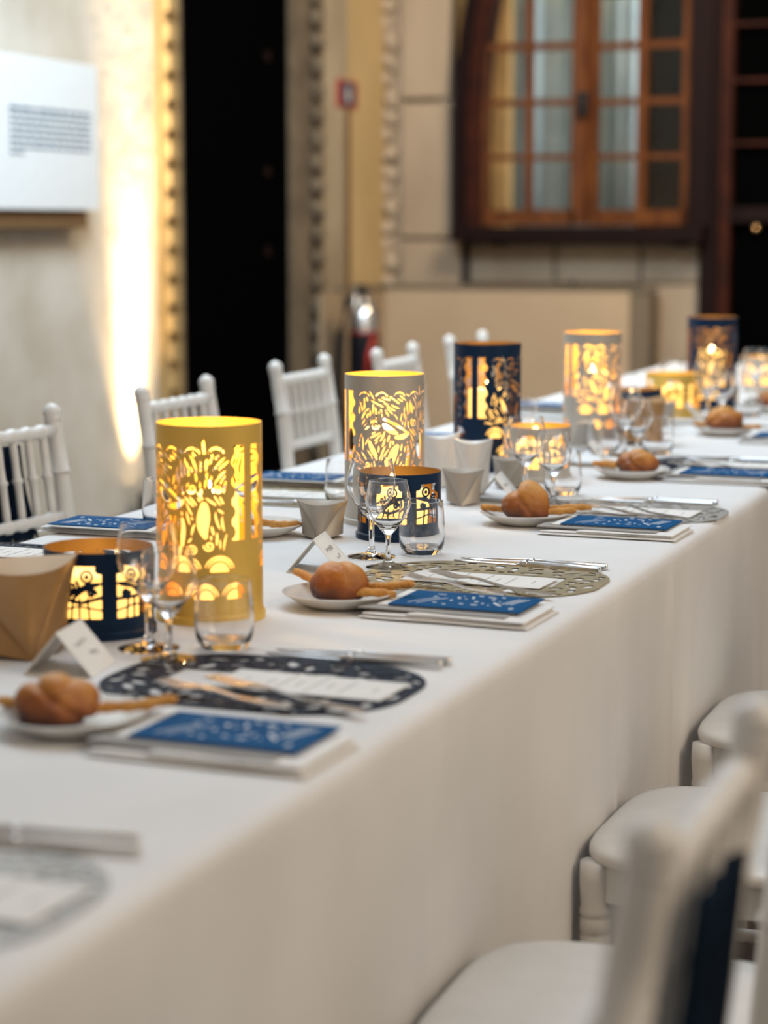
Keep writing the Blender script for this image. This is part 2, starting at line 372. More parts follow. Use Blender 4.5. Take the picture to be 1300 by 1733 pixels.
def short_pattern():
    rnd = random.Random(8); W = 2 * math.pi * LR; F = Field(W, SH, 0.0012, True); n = 6
    for p in range(n):
        u0 = W * (p + 0.5) / n; hw = 0.0265
        F.put(F.rect(u0 - hw, u0 + hw, 0.022, 0.088))
        S = np.full(F.U.shape, -1.0)
        def add(f):
            nonlocal S
            S = np.maximum(S, f)
        sg = 1 if p % 2 else -1
        for a in range(3): add(F.stroke(curl(u0 + sg * (0.026 - a * 0.008), 0.046, 1.5 + sg * 0.5, 0.034 - 0.004 * a, sg * 20, sg * 60), taper(0.0020)))
        add(np.minimum(F.disc(u0 - sg * 0.008, 0.075, 0.0085), -F.disc(u0 - sg * 0.008, 0.075, 0.0055))); add(F.disc(u0 - sg * 0.008, 0.075, 0.003))
        add(F.stroke(curl(u0 - sg * 0.024, 0.066, -0.3 if sg > 0 else 3.44, 0.034, sg * 20, -sg * 50), taper(0.0030)))
        add(F.stroke(spiral(u0 + sg * 0.010, 0.062, 0.008, 1.2, 1, sg), 0.0018)); add(F.stroke(spiral(u0 - sg * 0.014, 0.054, 0.006, 1.2, 0, -sg), 0.0018))
        add(F.disc(u0 + sg * 0.021, 0.080, 0.0075)); add(F.disc(u0 - sg * 0.024, 0.084, 0.006))
        add(F.stroke([(u0 - hw, 0.047), (u0, 0.045 + 0.003 * sg), (u0 + hw, 0.049)], 0.0022))
        for k in (-0.013, -0.002, 0.011): add(F.stroke([(u0 + k, 0.022), (u0 + k * 0.8, 0.048)], 0.0012))
        add(F.stroke([(u0 - hw, 0.032), (u0 - 0.002, 0.038), (u0 + hw, 0.033)], 0.0011))
        F.cut(np.where(np.abs(F.du(u0)) < hw + 0.002, S, -1.0))
    return F
def cyl_mesh(F, name, R, H):
    V, P = F.polys(F.g)
    W = F.W
    o = lambda u, v: (R * math.cos(u / W * 2 * math.pi), R * math.sin(u / W * 2 * math.pi), v + 0.006)
    i = lambda u, v: ((R - 0.0012) * math.cos(u / W * 2 * math.pi), (R - 0.0012) * math.sin(u / W * 2 * math.pi), v + 0.006)
    return shell(V, P, o, i, name, [M_silver, M_gold])
ME_tall = cyl_mesh(tall_pattern(), 'tall_lantern_shade', LR, LH)
ME_short = cyl_mesh(short_pattern(), 'short_lantern_shade', LR, SH)
def ring_mesh():
    return MB().lathe([(0.001, 0), (LR + 0.0035, 0), (LR + 0.0035, 0.009), (LR + 0.0006, 0.011), (LR + 0.0006, 0.016), (LR - 0.0020, 0.016), (LR - 0.0020, 0.003), (0.001, 0.003)], 64).mesh('lantern_base', [M_silver], 30)
ME_base = ring_mesh()
def candle_mesh(h, r=0.038): return MB().lathe([(0.001, 0.0035), (r - 0.001, 0.0035), (r, 0.008), (r, h - 0.004), (r - 0.003, h), (0.028, h - 0.003), (0.012, h - 0.010), (0.001, h - 0.010)], 32).mesh('candle', [M_candle])
ME_candT, ME_candS = candle_mesh(0.165), candle_mesh(0.078, 0.050)
ME_flame = MB().lathe([(0.0005, 0), (0.005, 0.006), (0.0055, 0.012), (0.003, 0.020), (0.0003, 0.027)], 12).mesh('flame', [M_flame])
M_bronze = mat('dark_bronze_interior', (0.34, 0.19, 0.05), (0.28, 0.15, 0.04), 0.45, 0.5)
FINISH = {'gold': M_goldp, 'silver': M_silver, 'navy': M_navy}
def lantern(px, py, tall, fin, rot, label, s=1.0):
    p = T(px, py); t = empty('lantern', p, rot, label, 'lantern', 'cut-work candle lanterns along the table')
    sh = link('shade', ME_tall if tall else ME_short, t); setmat(sh, 0, FINISH[fin])
    if fin == 'navy': setmat(sh, 1, M_bronze)
    b = link('base', ME_base, t); setmat(b, 0, FINISH[fin])
    c = link('candle', ME_candT if tall else ME_candS, t)
    if tall: link('flame', ME_flame, c, (0, 0, 0.155))
    t.scale = (s, s, s)
    return t
lantern(357, 1043, True, 'gold', -0.33, 'tall gold cut-work lantern, nearest of the tall lanterns')
lantern(169, 1068, False, 'navy', 0.157, 'low navy lantern between the bronze box and tall gold lantern')
lantern(651, 883, True, 'silver', 0.73, 'tall silver cut-work lantern behind the low navy lantern')
lantern(676, 908, False, 'navy', 0.10, 'low navy lantern in front of a tall silver lantern')
lantern(824, 793, True, 'navy', 1.50, 'tall navy lantern behind two white pillow boxes', 1.03)
lantern(909, 811, False, 'silver', -0.05, 'low silver lantern behind a pair of wine glasses, right of the tall navy lantern')
lantern(1001, 745, True, 'silver', 0.98, 'tall silver lantern farther along, by a grey pyramid-like box')
lantern(1072, 733, False, 'navy', 0.3, 'low navy lantern behind the farther bronze box')
lantern(1138, 704, False, 'gold', 0.2, 'low gold lantern in front of the far tall navy lantern', 1.06)
lantern(1203, 693, True, 'navy', 0.35, 'tall navy lantern farthest along the table')
lantern(1290, 664, False, 'silver', 0.5, 'low silver lantern at the right edge of the photo')
for px, py in ((357, 1043), (651, 883), (824, 793), (1001, 745), (1203, 693)):
    l = bpy.data.lights.new('lantern_light', 'POINT'); l.energy = 0.3 if px in (824, 1203) else (0.5 if px == 1001 else 0.8); l.color = (1.0, 0.70, 0.30); l.shadow_soft_size = 0.01
    o = bpy.data.objects.new('lantern_light', l); COL.objects.link(o); o.location = T(px, py) + Vector((0, 0, 0.205))
for px, py in ((169, 1068), (676, 908), (909, 811), (1072, 733), (1138, 704), (1290, 664)):
    l = bpy.data.lights.new('lantern_light', 'POINT'); l.energy = 0.03; l.color = (1.0, 0.70, 0.30); l.shadow_soft_size = 0.01
    o = bpy.data.objects.new('lantern_light', l); COL.objects.link(o); o.location = T(px, py) + Vector((0, 0, 0.098))

# ------------------------------------------------------------------ the room
WX, BY = -4.30, 11.60           # left wall plane, end wall plane
def sbox(name, a, b, m, kind='structure', parent=None, bevel=0):
    o = MB().span(a, b).obj(name, m, parent, bevel=bevel)
    if kind and not parent: tag(o, kind=kind)
    return o
sbox('floor', (-9, -2, -0.05), (5, 15, 0), M_floor)
yD0, yD1 = XP(309, 380, WX).y, XP(490, 380, WX).y       # dark doorway
yW1, yC = XP(545, 380, WX).y, XP(590, 380, WX).y
wl = sbox('wall_left', (WX - 0.3, 2.0, 0), (WX, yD0 - 0.05, 4.2), M_plaster)
sbox('wall_left', (WX - 0.3, yW1, 0), (WX, yC, 4.2), M_cream)
sbox('wall_left', (WX - 0.3, yC, 0), (WX, BY, 4.2), M_ochre)
sbox('wall_left', (WX - 0.3, yD0 - 0.05, 3.1), (WX, yW1, 4.2), M_plaster)
# doorway: dark leaf with latches
dr = sbox('door_1', (WX - 0.10, yD0, 0), (WX - 0.006, yD1, 3.1), M_black)
for py in (95, 290, 425):
    q = XP(452, py, WX); MB().box(q, (0.02, 0.05, 0.05)).obj('latch', M_darkwood, dr)
# ochre dentil moulding on the near side of the doorway
tr = sbox('trim_1', (WX - 0.02, XP(264, 380, WX).y, 0), (WX + 0.015, yD0 - 0.05, 3.1), M_gilt)
tr2 = sbox('trim_2', (WX - 0.02, yD0 - 0.05, 0), (WX + 0.006, yD0, 3.1), M_stoned)
zz = 0.05; ya = XP(281, 380, WX + 0.03).y; yb = XP(297, 380, WX + 0.03).y
me_d = MB().box((0, 0, 0), (0.05, yb - ya, 0.075)).mesh('moulding_block', M_gilt)
MB().span((WX + 0.015, XP(271, 380, WX).y, 0), (WX + 0.035, XP(276, 380, WX).y, 3.1)).obj('fillet', M_gilt, tr)
while zz < 3.0:
    link('moulding_block', me_d, tr, (WX + 0.035, (ya + yb) / 2, zz)); zz += 0.13
# carved weathered jamb on the far side
tj = sbox('trim_3', (WX - 0.05, yD1, 0), (WX + 0.01, yW1, 3.1), M_stoned)
def blob_mesh(name, seed, sx, sy, sz, m, amp=0.25, sub=2):
    bm = bmesh.new(); bmesh.ops.create_icosphere(bm, subdivisions=sub, radius=1)
    for v in bm.verts:
        k = 1 + amp * noise.noise(v.co * 1.7 + Vector((seed * 3.1, 0, 0))); v.co = Vector((v.co.x * sx * k, v.co.y * sy * k, v.co.z * sz * k))
    for f in bm.faces: f.smooth = True
    me = bpy.data.meshes.new(name); bm.to_mesh(me); bm.free(); me.materials.append(m); return me
carv = [blob_mesh('carved_knob', i, 0.035, 0.05, 0.055, M_stoned, 0.5) for i in range(3)]
for k in range(24): link('carved_knob', carv[k % 3], tj, (WX + 0.035, XP(528, 380, WX).y, 0.1 + 0.125 * k), (k, 0, 0))

# end wall: masonry of separate stones
EW = BY
def E(px, py, y=EW): q = YP(px, py, y); return q.x, q.z
xs0, xs1 = E(655, 400)[0], E(1192, 400)[0]
bw = sbox('wall_back', (WX - 0.3, EW + 0.02, 0), (xs0 + 0.3, EW + 0.3, 4.2), M_stone)
xl, xr = E(770, 300)[0], E(1190, 300)[0]; zs = E(780, 400)[1]
sbox('wall_back', (xs0 + 0.3, EW + 0.02, 0), (E(1192, 300)[0], EW + 0.3, zs), M_stone)
def stone(px0, px1, py0, py1, dy=0.05, m=M_stone):
    a = E(px0, py0); b = E(px1, py1)
    return MB().span((a[0], EW - dy, a[1]), (b[0], EW + 0.03, b[1])).obj('stone_block', m, bw, bevel=0.012)
zr = [(-260, -60), (-57, 168), (174, 402), (407, 640)]
for a, b in zr: stone(684, 768 if b < 300 else (768 if a < 400 else 790), b, a, 0.06)
for k, (a, b) in enumerate(((797, 940), (943, 1085), (1088, 1190))): stone(a, b, 478, 412, 0.03)
for a, b in ((1088, 1190),): stone(a, b, 640, 482, 0.03)
# carved acanthus border beside the stones
cb = MB().span((E(655, 400)[0], EW - 0.03, 0), (E(684, 400)[0], EW + 0.03, 4.0)).obj('carved_border', M_stone, bw)
leafm = [blob_mesh('carved_leaf', 10 + i, 0.045, 0.07, 0.065, M_stone, 0.6) for i in range(4)]
zz = 0.95; k = 0
while zz < 3.2:
    link('carved_leaf', leafm[k % 4], cb, (E(664 + 5 * math.sin(k * 2.1), 380)[0], EW - 0.05, zz), (0, 0.5 * (k % 3 - 1), 0)); zz += 0.105; k += 1
# window, with a curved dark outer frame
wf = EW - 0.14
def FW(px, py, y=wf): q = YP(px, py, y); return q.x, q.z
win = MB()
def bent(mb, pxs, wpx, y0, y1, m=0):
    pts = pxs
    for (xa, ya_), (xb, yb_) in zip(pts[:-1], pts[1:]):
        a0 = FW(xa, ya_); a1 = FW(xa + wpx, ya_); b0 = FW(xb, yb_); b1 = FW(xb + wpx, yb_)
        vs = [(a0[0], y0, a0[1]), (a1[0], y0, a1[1]), (b1[0], y0, b1[1]), (b0[0], y0, b0[1])]
        vs += [(v[0], y1, v[2]) for v in vs]
        mb.add(vs, [(0, 1, 2, 3), (7, 6, 5, 4), (0, 4, 5, 1), (2, 6, 7, 3), (1, 5, 6, 2), (0, 3, 7, 4)], m)
bent(win, [(767, 402), (766, 300), (767, 200), (771, 120), (779, 50), (791, -20), (806, -90), (825, -160)], 20, wf, EW + 0.06)
w1 = tag(win.obj('window_1', M_darkwood), kind='structure')
m2 = MB(); bent(m2, [(787, 400), (785, 300), (786, 200), (790, 120), (797, 50), (808, -20), (824, -90)], 28, wf + 0.03, EW + 0.05); m2.obj('window_frame', M_darkwood2, w1)
def wbox(name, px0, py0, px1, py1, m, par, y0=wf, y1=EW + 0.05):
    a, b = FW(px0, py0), FW(px1, py1); return MB().span((a[0], y0, a[1]), (b[0], y1, b[1])).obj(name, m, par, bevel=0.006)
wbox('window_sill', 775, 383, 1195, 410, M_darkwood, w1, wf - 0.12)
wbox('sill_bracket', 836, 408, 850, 416, M_darkwood, w1, wf - 0.08); wbox('sill_bracket', 1145, 408, 1158, 418, M_darkwood, w1, wf - 0.08)
wbox('window_frame', 1173, -160, 1200, 384, M_darkwood, w1)
def sash(par, x0, x1, stile, cols, rows, ybot, ytop, pivot=None, ang=0):
    # built in the window plane, then swung about a vertical line
    s = empty('sash', (0, 0, 0)); s.parent = par
    parts = []
    def b(name, pa, pb, m, y0, y1):
        a_, b_ = FW(*pa), FW(*pb); parts.append(MB().span((a_[0], y0, a_[1]), (b_[0], y1, b_[1])).obj(name, m, s))
    Y0, Y1 = wf + 0.035, wf + 0.075
    b('stile', (x0, ytop), (x0 + stile, ybot), M_wood, Y0, Y1); b('stile', (x1 - stile, ytop), (x1, ybot), M_wood, Y0, Y1)
    b('bottom_rail', (x0 + stile, ybot - 26), (x1 - stile, ybot), M_wood, Y0, Y1)
    for c in cols: b('glazing_bar', (c - 4, ytop), (c + 4, ybot - 26), M_wood, Y0, Y1)
    for r in rows: b('glazing_bar', (x0 + stile, r - 4), (x1 - stile, r + 4), M_wood, Y0 + 0.005, Y1 - 0.005)
    cx = [x0 + stile] + [c for c in cols] + [x1 - stile]; ry = [ytop] + rows + [ybot - 26]
    for i in range(len(cx) - 1):
        for j in range(len(ry) - 1): b('pane', (cx[i], ry[j]), (cx[i + 1], ry[j + 1]), M_pane, Y0 + 0.018, Y0 + 0.022)
    if pivot is not None:
        px = FW(pivot, 300)[0]; Mx = Matrix.Translation((px, Y1, 0)) @ Matrix.Rotation(ang, 4, 'Z') @ Matrix.Translation((-px, -Y1, 0))
        s.matrix_local = Mx
    return s
sash(w1, 804, 985, 16, [893], [-112, -18, 78, 173, 266], 381, -170)
sash(w1, 985, 1176, 16, [1082], [-112, -18, 74, 170, 264], 381, -170, 1176, -0.12)
q = FW(986, 175); MB().box((q[0], wf + 0.01, q[1]), (0.05, 0.05, 0.13)).box((q[0], wf - 0.02, q[1]), (0.02, 0.05, 0.08)).obj('window_latch', M_blackmetal, w1, bevel=0.005)
# pale sheet and ochre slab added beyond the glass to imitate its reflections
def wavy_sheet(name, x0, x1, y, z0, z1, m, folds, amp, label):
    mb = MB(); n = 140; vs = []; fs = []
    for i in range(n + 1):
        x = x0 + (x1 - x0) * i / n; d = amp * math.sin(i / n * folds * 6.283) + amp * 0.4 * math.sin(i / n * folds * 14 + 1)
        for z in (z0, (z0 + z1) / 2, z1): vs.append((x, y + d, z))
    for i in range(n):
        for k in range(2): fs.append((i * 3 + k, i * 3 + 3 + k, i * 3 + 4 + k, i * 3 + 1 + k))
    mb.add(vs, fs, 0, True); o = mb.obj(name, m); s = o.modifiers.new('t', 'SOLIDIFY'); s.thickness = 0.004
    return tag(o, label, 'reflection_sheet')
wavy_sheet('reflection_sheet', YP(850, 300, 12.6).x, YP(1079, 300, 12.6).x, 12.6, 0.9, 3.6, M_reflection, 3, 0.07, 'pale blue-grey sheet behind the arched window, imitating reflections in its glass')
sbox('wall_reflection', (YP(780, 300, 12.3).x, 12.2, 0.5), (YP(868, 300, 12.3).x, 12.3, 3.8), mat('orange_reflection', (0.70, 0.44, 0.18), None, 0.9))
sbox('wall_dark_room', (WX - 0.3, 13.6, 0), (5, 13.8, 4.2), M_black)
# iron pipe under the window
tag(MB().tube([(FW(783, 405)[0], EW - 0.09, FW(783, 405)[1]), (FW(783, 480)[0], EW - 0.09, 0.02)], 0.021, 10).obj('pipe', M_blackmetal), 'black iron pipe running down the stone wall below the window', 'pipe')
# dark wooden door / glazed screen at the right
d2 = sbox('door_2', (E(1192, 300)[0], EW - 0.10, 0), (E(1222, 300)[0], EW + 0.1, 4.2), M_darkwood)
sbox('stile', (E(1222, 300)[0], EW - 0.06, 0), (E(1240, 300)[0], EW + 0.06, 4.2), M_darkwood2, parent=d2)
for r in (42, 137, 243): sbox('glazing_bar', (E(1240, r)[0], EW - 0.04, E(1240, r + 3)[1]), (2.2, EW + 0.0, E(1240, r - 3)[1]), M_darkwood2, parent=d2)
sbox('mid_rail', (E(1240, 350)[0], EW - 0.05, E(1240, 376)[1]), (2.2, EW + 0.02, E(1240, 350)[1]), M_darkwood, parent=d2)
sbox('door_panel', (E(1240, 380)[0], EW + 0.02, 0), (2.2, EW + 0.05, 4.2), M_black, parent=d2)
q = E(1281, 386); MB().lathe([(0.001, 0), (0.012, 0.0), (0.026, 0.02), (0.026, 0.03), (0.012, 0.045), (0.001, 0.047)], 16, M=Matrix.Rotation(math.pi / 2, 3, 'X'), off=(q[0], EW + 0.0, q[1])).obj('light_spot_knob', mat('light_spot_brass', (0.9, 0.6, 0.3), None, 0.2, 1.0, emit=(1, 0.7, 0.4), estr=0.0), d2)  # knob added as stand-in for a small out-of-focus light
# beige boxed panel in front of the end wall
PY = EW - 0.35; PX = WX + 0.10
pa, pb = YP(632, 487, PY), YP(1066, 487, PY)
pn = empty('boxed_panel', ((pa.x + pb.x) / 2, PY, 0), 0, 'low beige boxed-in panel standing under the arched window', 'panel')
def lp(o): o.parent = pn; o.matrix_parent_inverse = Matrix.Translation(-Vector(pn.location)); return o
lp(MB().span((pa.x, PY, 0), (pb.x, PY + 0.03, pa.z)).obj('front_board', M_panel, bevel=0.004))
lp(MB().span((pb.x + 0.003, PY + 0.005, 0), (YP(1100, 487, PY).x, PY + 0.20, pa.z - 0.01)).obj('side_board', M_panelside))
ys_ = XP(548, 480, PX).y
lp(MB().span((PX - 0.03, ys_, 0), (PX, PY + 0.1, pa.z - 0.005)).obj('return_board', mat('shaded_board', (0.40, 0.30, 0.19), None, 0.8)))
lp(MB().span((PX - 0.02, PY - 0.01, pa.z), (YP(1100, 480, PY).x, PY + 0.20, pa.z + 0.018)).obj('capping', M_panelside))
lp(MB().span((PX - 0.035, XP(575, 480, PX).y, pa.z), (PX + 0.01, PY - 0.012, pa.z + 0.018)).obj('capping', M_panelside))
lp(MB().box((YP(966, 478, PY).x, PY + 0.05, pa.z + 0.035), (0.02, 0.02, 0.035)).obj('hook', M_blackmetal))
# fire extinguisher against the panel
FX = XP(616, 562, PX + 0.22)
fe = empty('fire_extinguisher', (FX.x, FX.y, 0), 0.1, 'dark fire extinguisher with silver top before the beige panel', 'fire extinguisher')
z0 = 0.02; r = 0.082
zt = FX.z
MB().lathe([(0.001, z0), (r, z0), (r, zt)], 28).obj('cylinder', M_cyl, fe)
MB().lathe([(r * 1.01, zt - 0.003), (r * 1.01, zt + 0.005), (r, zt + 0.006)], 28).obj('red_band', M_red, fe)
MB().lathe([(r, zt), (r * 0.96, zt + 0.10), (r * 0.6, zt + 0.15), (0.028, zt + 0.17), (0.025, zt + 0.21), (0.001, zt + 0.21)], 28).obj('shoulder', M_chrome, fe)
MB().box((0, -0.01, zt + 0.22), (0.035, 0.10, 0.02)).box((-0.01, -0.02, zt + 0.245), (0.03, 0.12, 0.012)).obj('handle', M_blackmetal, fe, bevel=0.003)
MB().tube([(0.01, -0.03, zt + 0.21), (-0.07, -0.07, zt + 0.17), (-0.105, -0.09, zt - 0.02), (-0.115, -0.09, zt - 0.3), (-0.10, -0.09, z0 + 0.05)], 0.026, 8).obj('hose', M_blackmetal, fe)
MB().tube([(-0.03, -0.07, zt + 0.25), (-0.02, -0.08, zt + 0.12), (-0.015, -0.09, zt + 0.02)], 0.012, 8).obj('nozzle_pipe', M_chrome, fe)
MB().tube([(0.070, -0.055, zt - 0.02), (0.045, -0.075, zt - 0.12), (0.035, -0.082, zt - 0.26)], 0.013, 8).obj('red_stripe', M_red, fe)
# sign and conductor strip on the ochre wall
a, b = XP(578, 133, WX + 0.03), XP(610, 184, WX + 0.03)
sg = empty('safety_sign', (WX + 0.01, (a.y + b.y) / 2, (a.z + b.z) / 2), 0, 'small red-framed fire extinguisher sign on the ochre wall', 'sign')
hy, hz = abs(a.y - b.y) / 2, abs(a.z - b.z) / 2
MB().box((-0.004, 0, 0), (0.012, hy * 2, hz * 2)).obj('plate', M_red, sg); MB().box((0.002, 0, 0), (0.003, hy * 1.5, hz * 1.7)).obj('face', M_signnavy, sg)
MB().box((0.0035, 0, -0.12 * hz), (0.003, hy * 0.42, hz * 1.0)).box((0.0035, 0, 0.5 * hz), (0.003, hy * 0.2, hz * 0.3)).obj('extinguisher_symbol', M_signwhite, sg)
sa = XP(591, 186, WX + 0.02); tag(MB().span((WX, sa.y - 0.018, 0.7), (WX + 0.02, sa.y + 0.018, sa.z)).obj('cable_strip', M_brown), 'thin brown cable strip running down from the sign', 'cable')
# display board on the near left wall
def L(px, py, x=WX + 0.09): return XP(px, py, x)
tl, br = L(0, 90), L(163, 356)
y0, y1 = L(-150, 200).y, L(163, 200).y; zb, zt_ = L(160, 356).z, L(160, 112).z
bd = empty('display_board', (WX, (y0 + y1) / 2, zb), 0, 'white text panel mounted on the bright wall at upper left', 'sign')
MB().box((0.088, 0, (zt_ - zb) / 2), (0.02, y1 - y0, zt_ - zb)).obj('board', M_board, bd, bevel=0.003)
MB().box((0.040, -0.03, -0.035), (0.07, y1 - y0 - 0.08, 0.075)).obj('wooden_batten', M_brown, bd)
tx = MB(); rnd = random.Random(2); yl, yr = L(13, 200).y, L(150, 200).y; yc_ = (y0 + y1) / 2
for i in range(8):
    z = L(80, 188 + i * 10.6).z - zb; y = yl + (0 if i else 0.0); end = yr if i < 7 else yl + 0.1
    while y < end:
        wd = rnd.uniform(0.02, 0.075); wd = min(wd, end - y)
        tx.box((0.0986, y + wd / 2 - yc_, z), (0.0008, wd, 0.011 if i else 0.014)); y += wd + 0.011
tag(tx.obj('printed_text', M_blueink, bd), kind='stuff')
# uplight at the foot of the wall
up = XP(260, 822, WX + 0.11); up.z = 0
ul = empty('uplight', (up.x, up.y, 0), 0, 'small floor uplight glowing at the foot of the left wall', 'lamp')
MB().lathe([(0.001, 0), (0.068, 0), (0.068, 0.09), (0.050, 0.10), (0.042, 0.10), (0.042, 0.08), (0.001, 0.08)], 20).obj('housing', M_blackmetal, ul)
MB().lathe([(0.001, 0.082), (0.041, 0.082), (0.041, 0.084), (0.001, 0.084)], 20).obj('lens', M_lamp, ul)
ua = bpy.data.lights.new('uplight_beam', 'AREA'); ua.shape = 'RECTANGLE'; ua.size = 0.15; ua.size_y = 0.04; ua.energy = 24; ua.color = (1.0, 0.76, 0.45); ua.spread = math.radians(26)
uo = bpy.data.objects.new('uplight_beam', ua); COL.objects.link(uo); uo.location = (WX + 0.075, up.y, 0.105); aim(uo, (WX - 0.02, up.y, 1.5)); uo.rotation_euler = (math.pi, 0.035, math.pi / 2)
sp = bpy.data.lights.new('uplight_halo', 'SPOT'); sp.energy = 210; sp.color = (1.0, 0.66, 0.30); sp.spot_size = math.radians(60); sp.spot_blend = 1.0; sp.shadow_soft_size = 0.03
so = bpy.data.objects.new('uplight_halo', sp); COL.objects.link(so); so.location = (WX + 0.10, up.y, 0.105); aim(so, (WX + 0.0, up.y + 0.05, 2.4))

# ------------------------------------------------------------------ table and cloth
EX, FXE = -0.725, -1.745; TY0, TY1 = 0.75, 7.7
tb = empty('banquet_table', ((EX + FXE) / 2, (TY0 + TY1) / 2, 0), 0, 'long banquet table hidden under the white cloth', 'table')
MB().box((0, 0, TZ - 0.022), (abs(EX - FXE) - 0.03, TY1 - TY0 - 0.03, 0.03)).obj('tabletop', M_brown, tb)
for sx in (-1, 1):
    for k in range(5):
        MB().turned((sx * 0.40, -3.2 + k * 1.6, 0), (sx * 0.40, -3.2 + k * 1.6, TZ - 0.037), [(0, 0.02), (1, 0.02)]).obj('leg', M_blackmetal, tb)
def cloth():
    ny = 620; R = 0.020; prof = []
    drop = [0.0, 0.02, 0.05, 0.1, 0.16, 0.23, 0.31, 0.39, 0.47, 0.55, 0.63, 0.69, 0.745]
    ys = [TY0 + (TY1 - TY0) * i / ny for i in range(ny + 1)]
    def fold(y, d, s):
        k = d / 0.745
        f = 0.014 * math.sin(y * 5.1 + s) + 0.011 * math.sin(y * 9.7 + 2 * s + 1.0) + 0.007 * math.sin(y * 23 + s) + 0.004 * math.sin(y * 41 + d * 6)
        f *= k ** 0.8
        for yc, w_, a in ((2.10, 0.012, 0.012), (2.86, 0.016, 0.012), (3.22, 0.02, 0.02), (4.3, 0.02, 0.02), (5.4, 0.02, 0.02)):
            f += a * max(0, 1 - abs(y - yc) / w_) * min(1, d / 0.06) + (-a * 0.8 if 0 < y - yc < 0.25 else 0) * (1 - (y - yc) / 0.25) * k
        return f + 0.006 * noise.noise(Vector((y * 3, d * 4, s)))
    mb = MB(); rows = []
    for y in ys:
        row = []
        for d in reversed(drop): row.append((FXE - 0.004 - 0.4 * abs(fold(y, d, 3)), y, TZ - R - d))
        for a in (30, 60): row.append((FXE - 0.006 + R - R * math.cos(math.radians(a)), y, TZ - R + R * math.sin(math.radians(a))))
        n = 18
        for i in range(n + 1):
            x = FXE + R + (EX - R - FXE - R) * i / n
            row.append((x, y, TZ + 0.0006 * noise.noise(Vector((x * 5, y * 3, 0)))))
        for a in (60, 30): row.append((EX + 0.006 - R + R * math.cos(math.radians(a)), y, TZ - R + R * math.sin(math.radians(a))))
        for d in drop: row.append((EX + 0.003 + max(0.0, 0.004 + fold(y, d, 0)) * 0.60, y, TZ - R - d))
        rows.append(row)
    m = len(rows[0]); vs = [p for r_ in rows for p in r_]
    fs = [(i * m + j, (i + 1) * m + j, (i + 1) * m + j + 1, i * m + j + 1) for i in range(ny) for j in range(m - 1)]
    mb.add(vs, fs, 0, True)
    for row in (rows[0], rows[-1]):
        vs2 = list(row) + [(p[0], p[1], 0.01) for p in row]; mb.add(vs2, [(j, j + 1, m + j + 1, m + j) for j in range(m - 1)], 0, True)
    o = mb.obj('tablecloth', M_cloth); return tag(o, 'floor-length white tablecloth covering the long banquet table', 'tablecloth')
cloth()

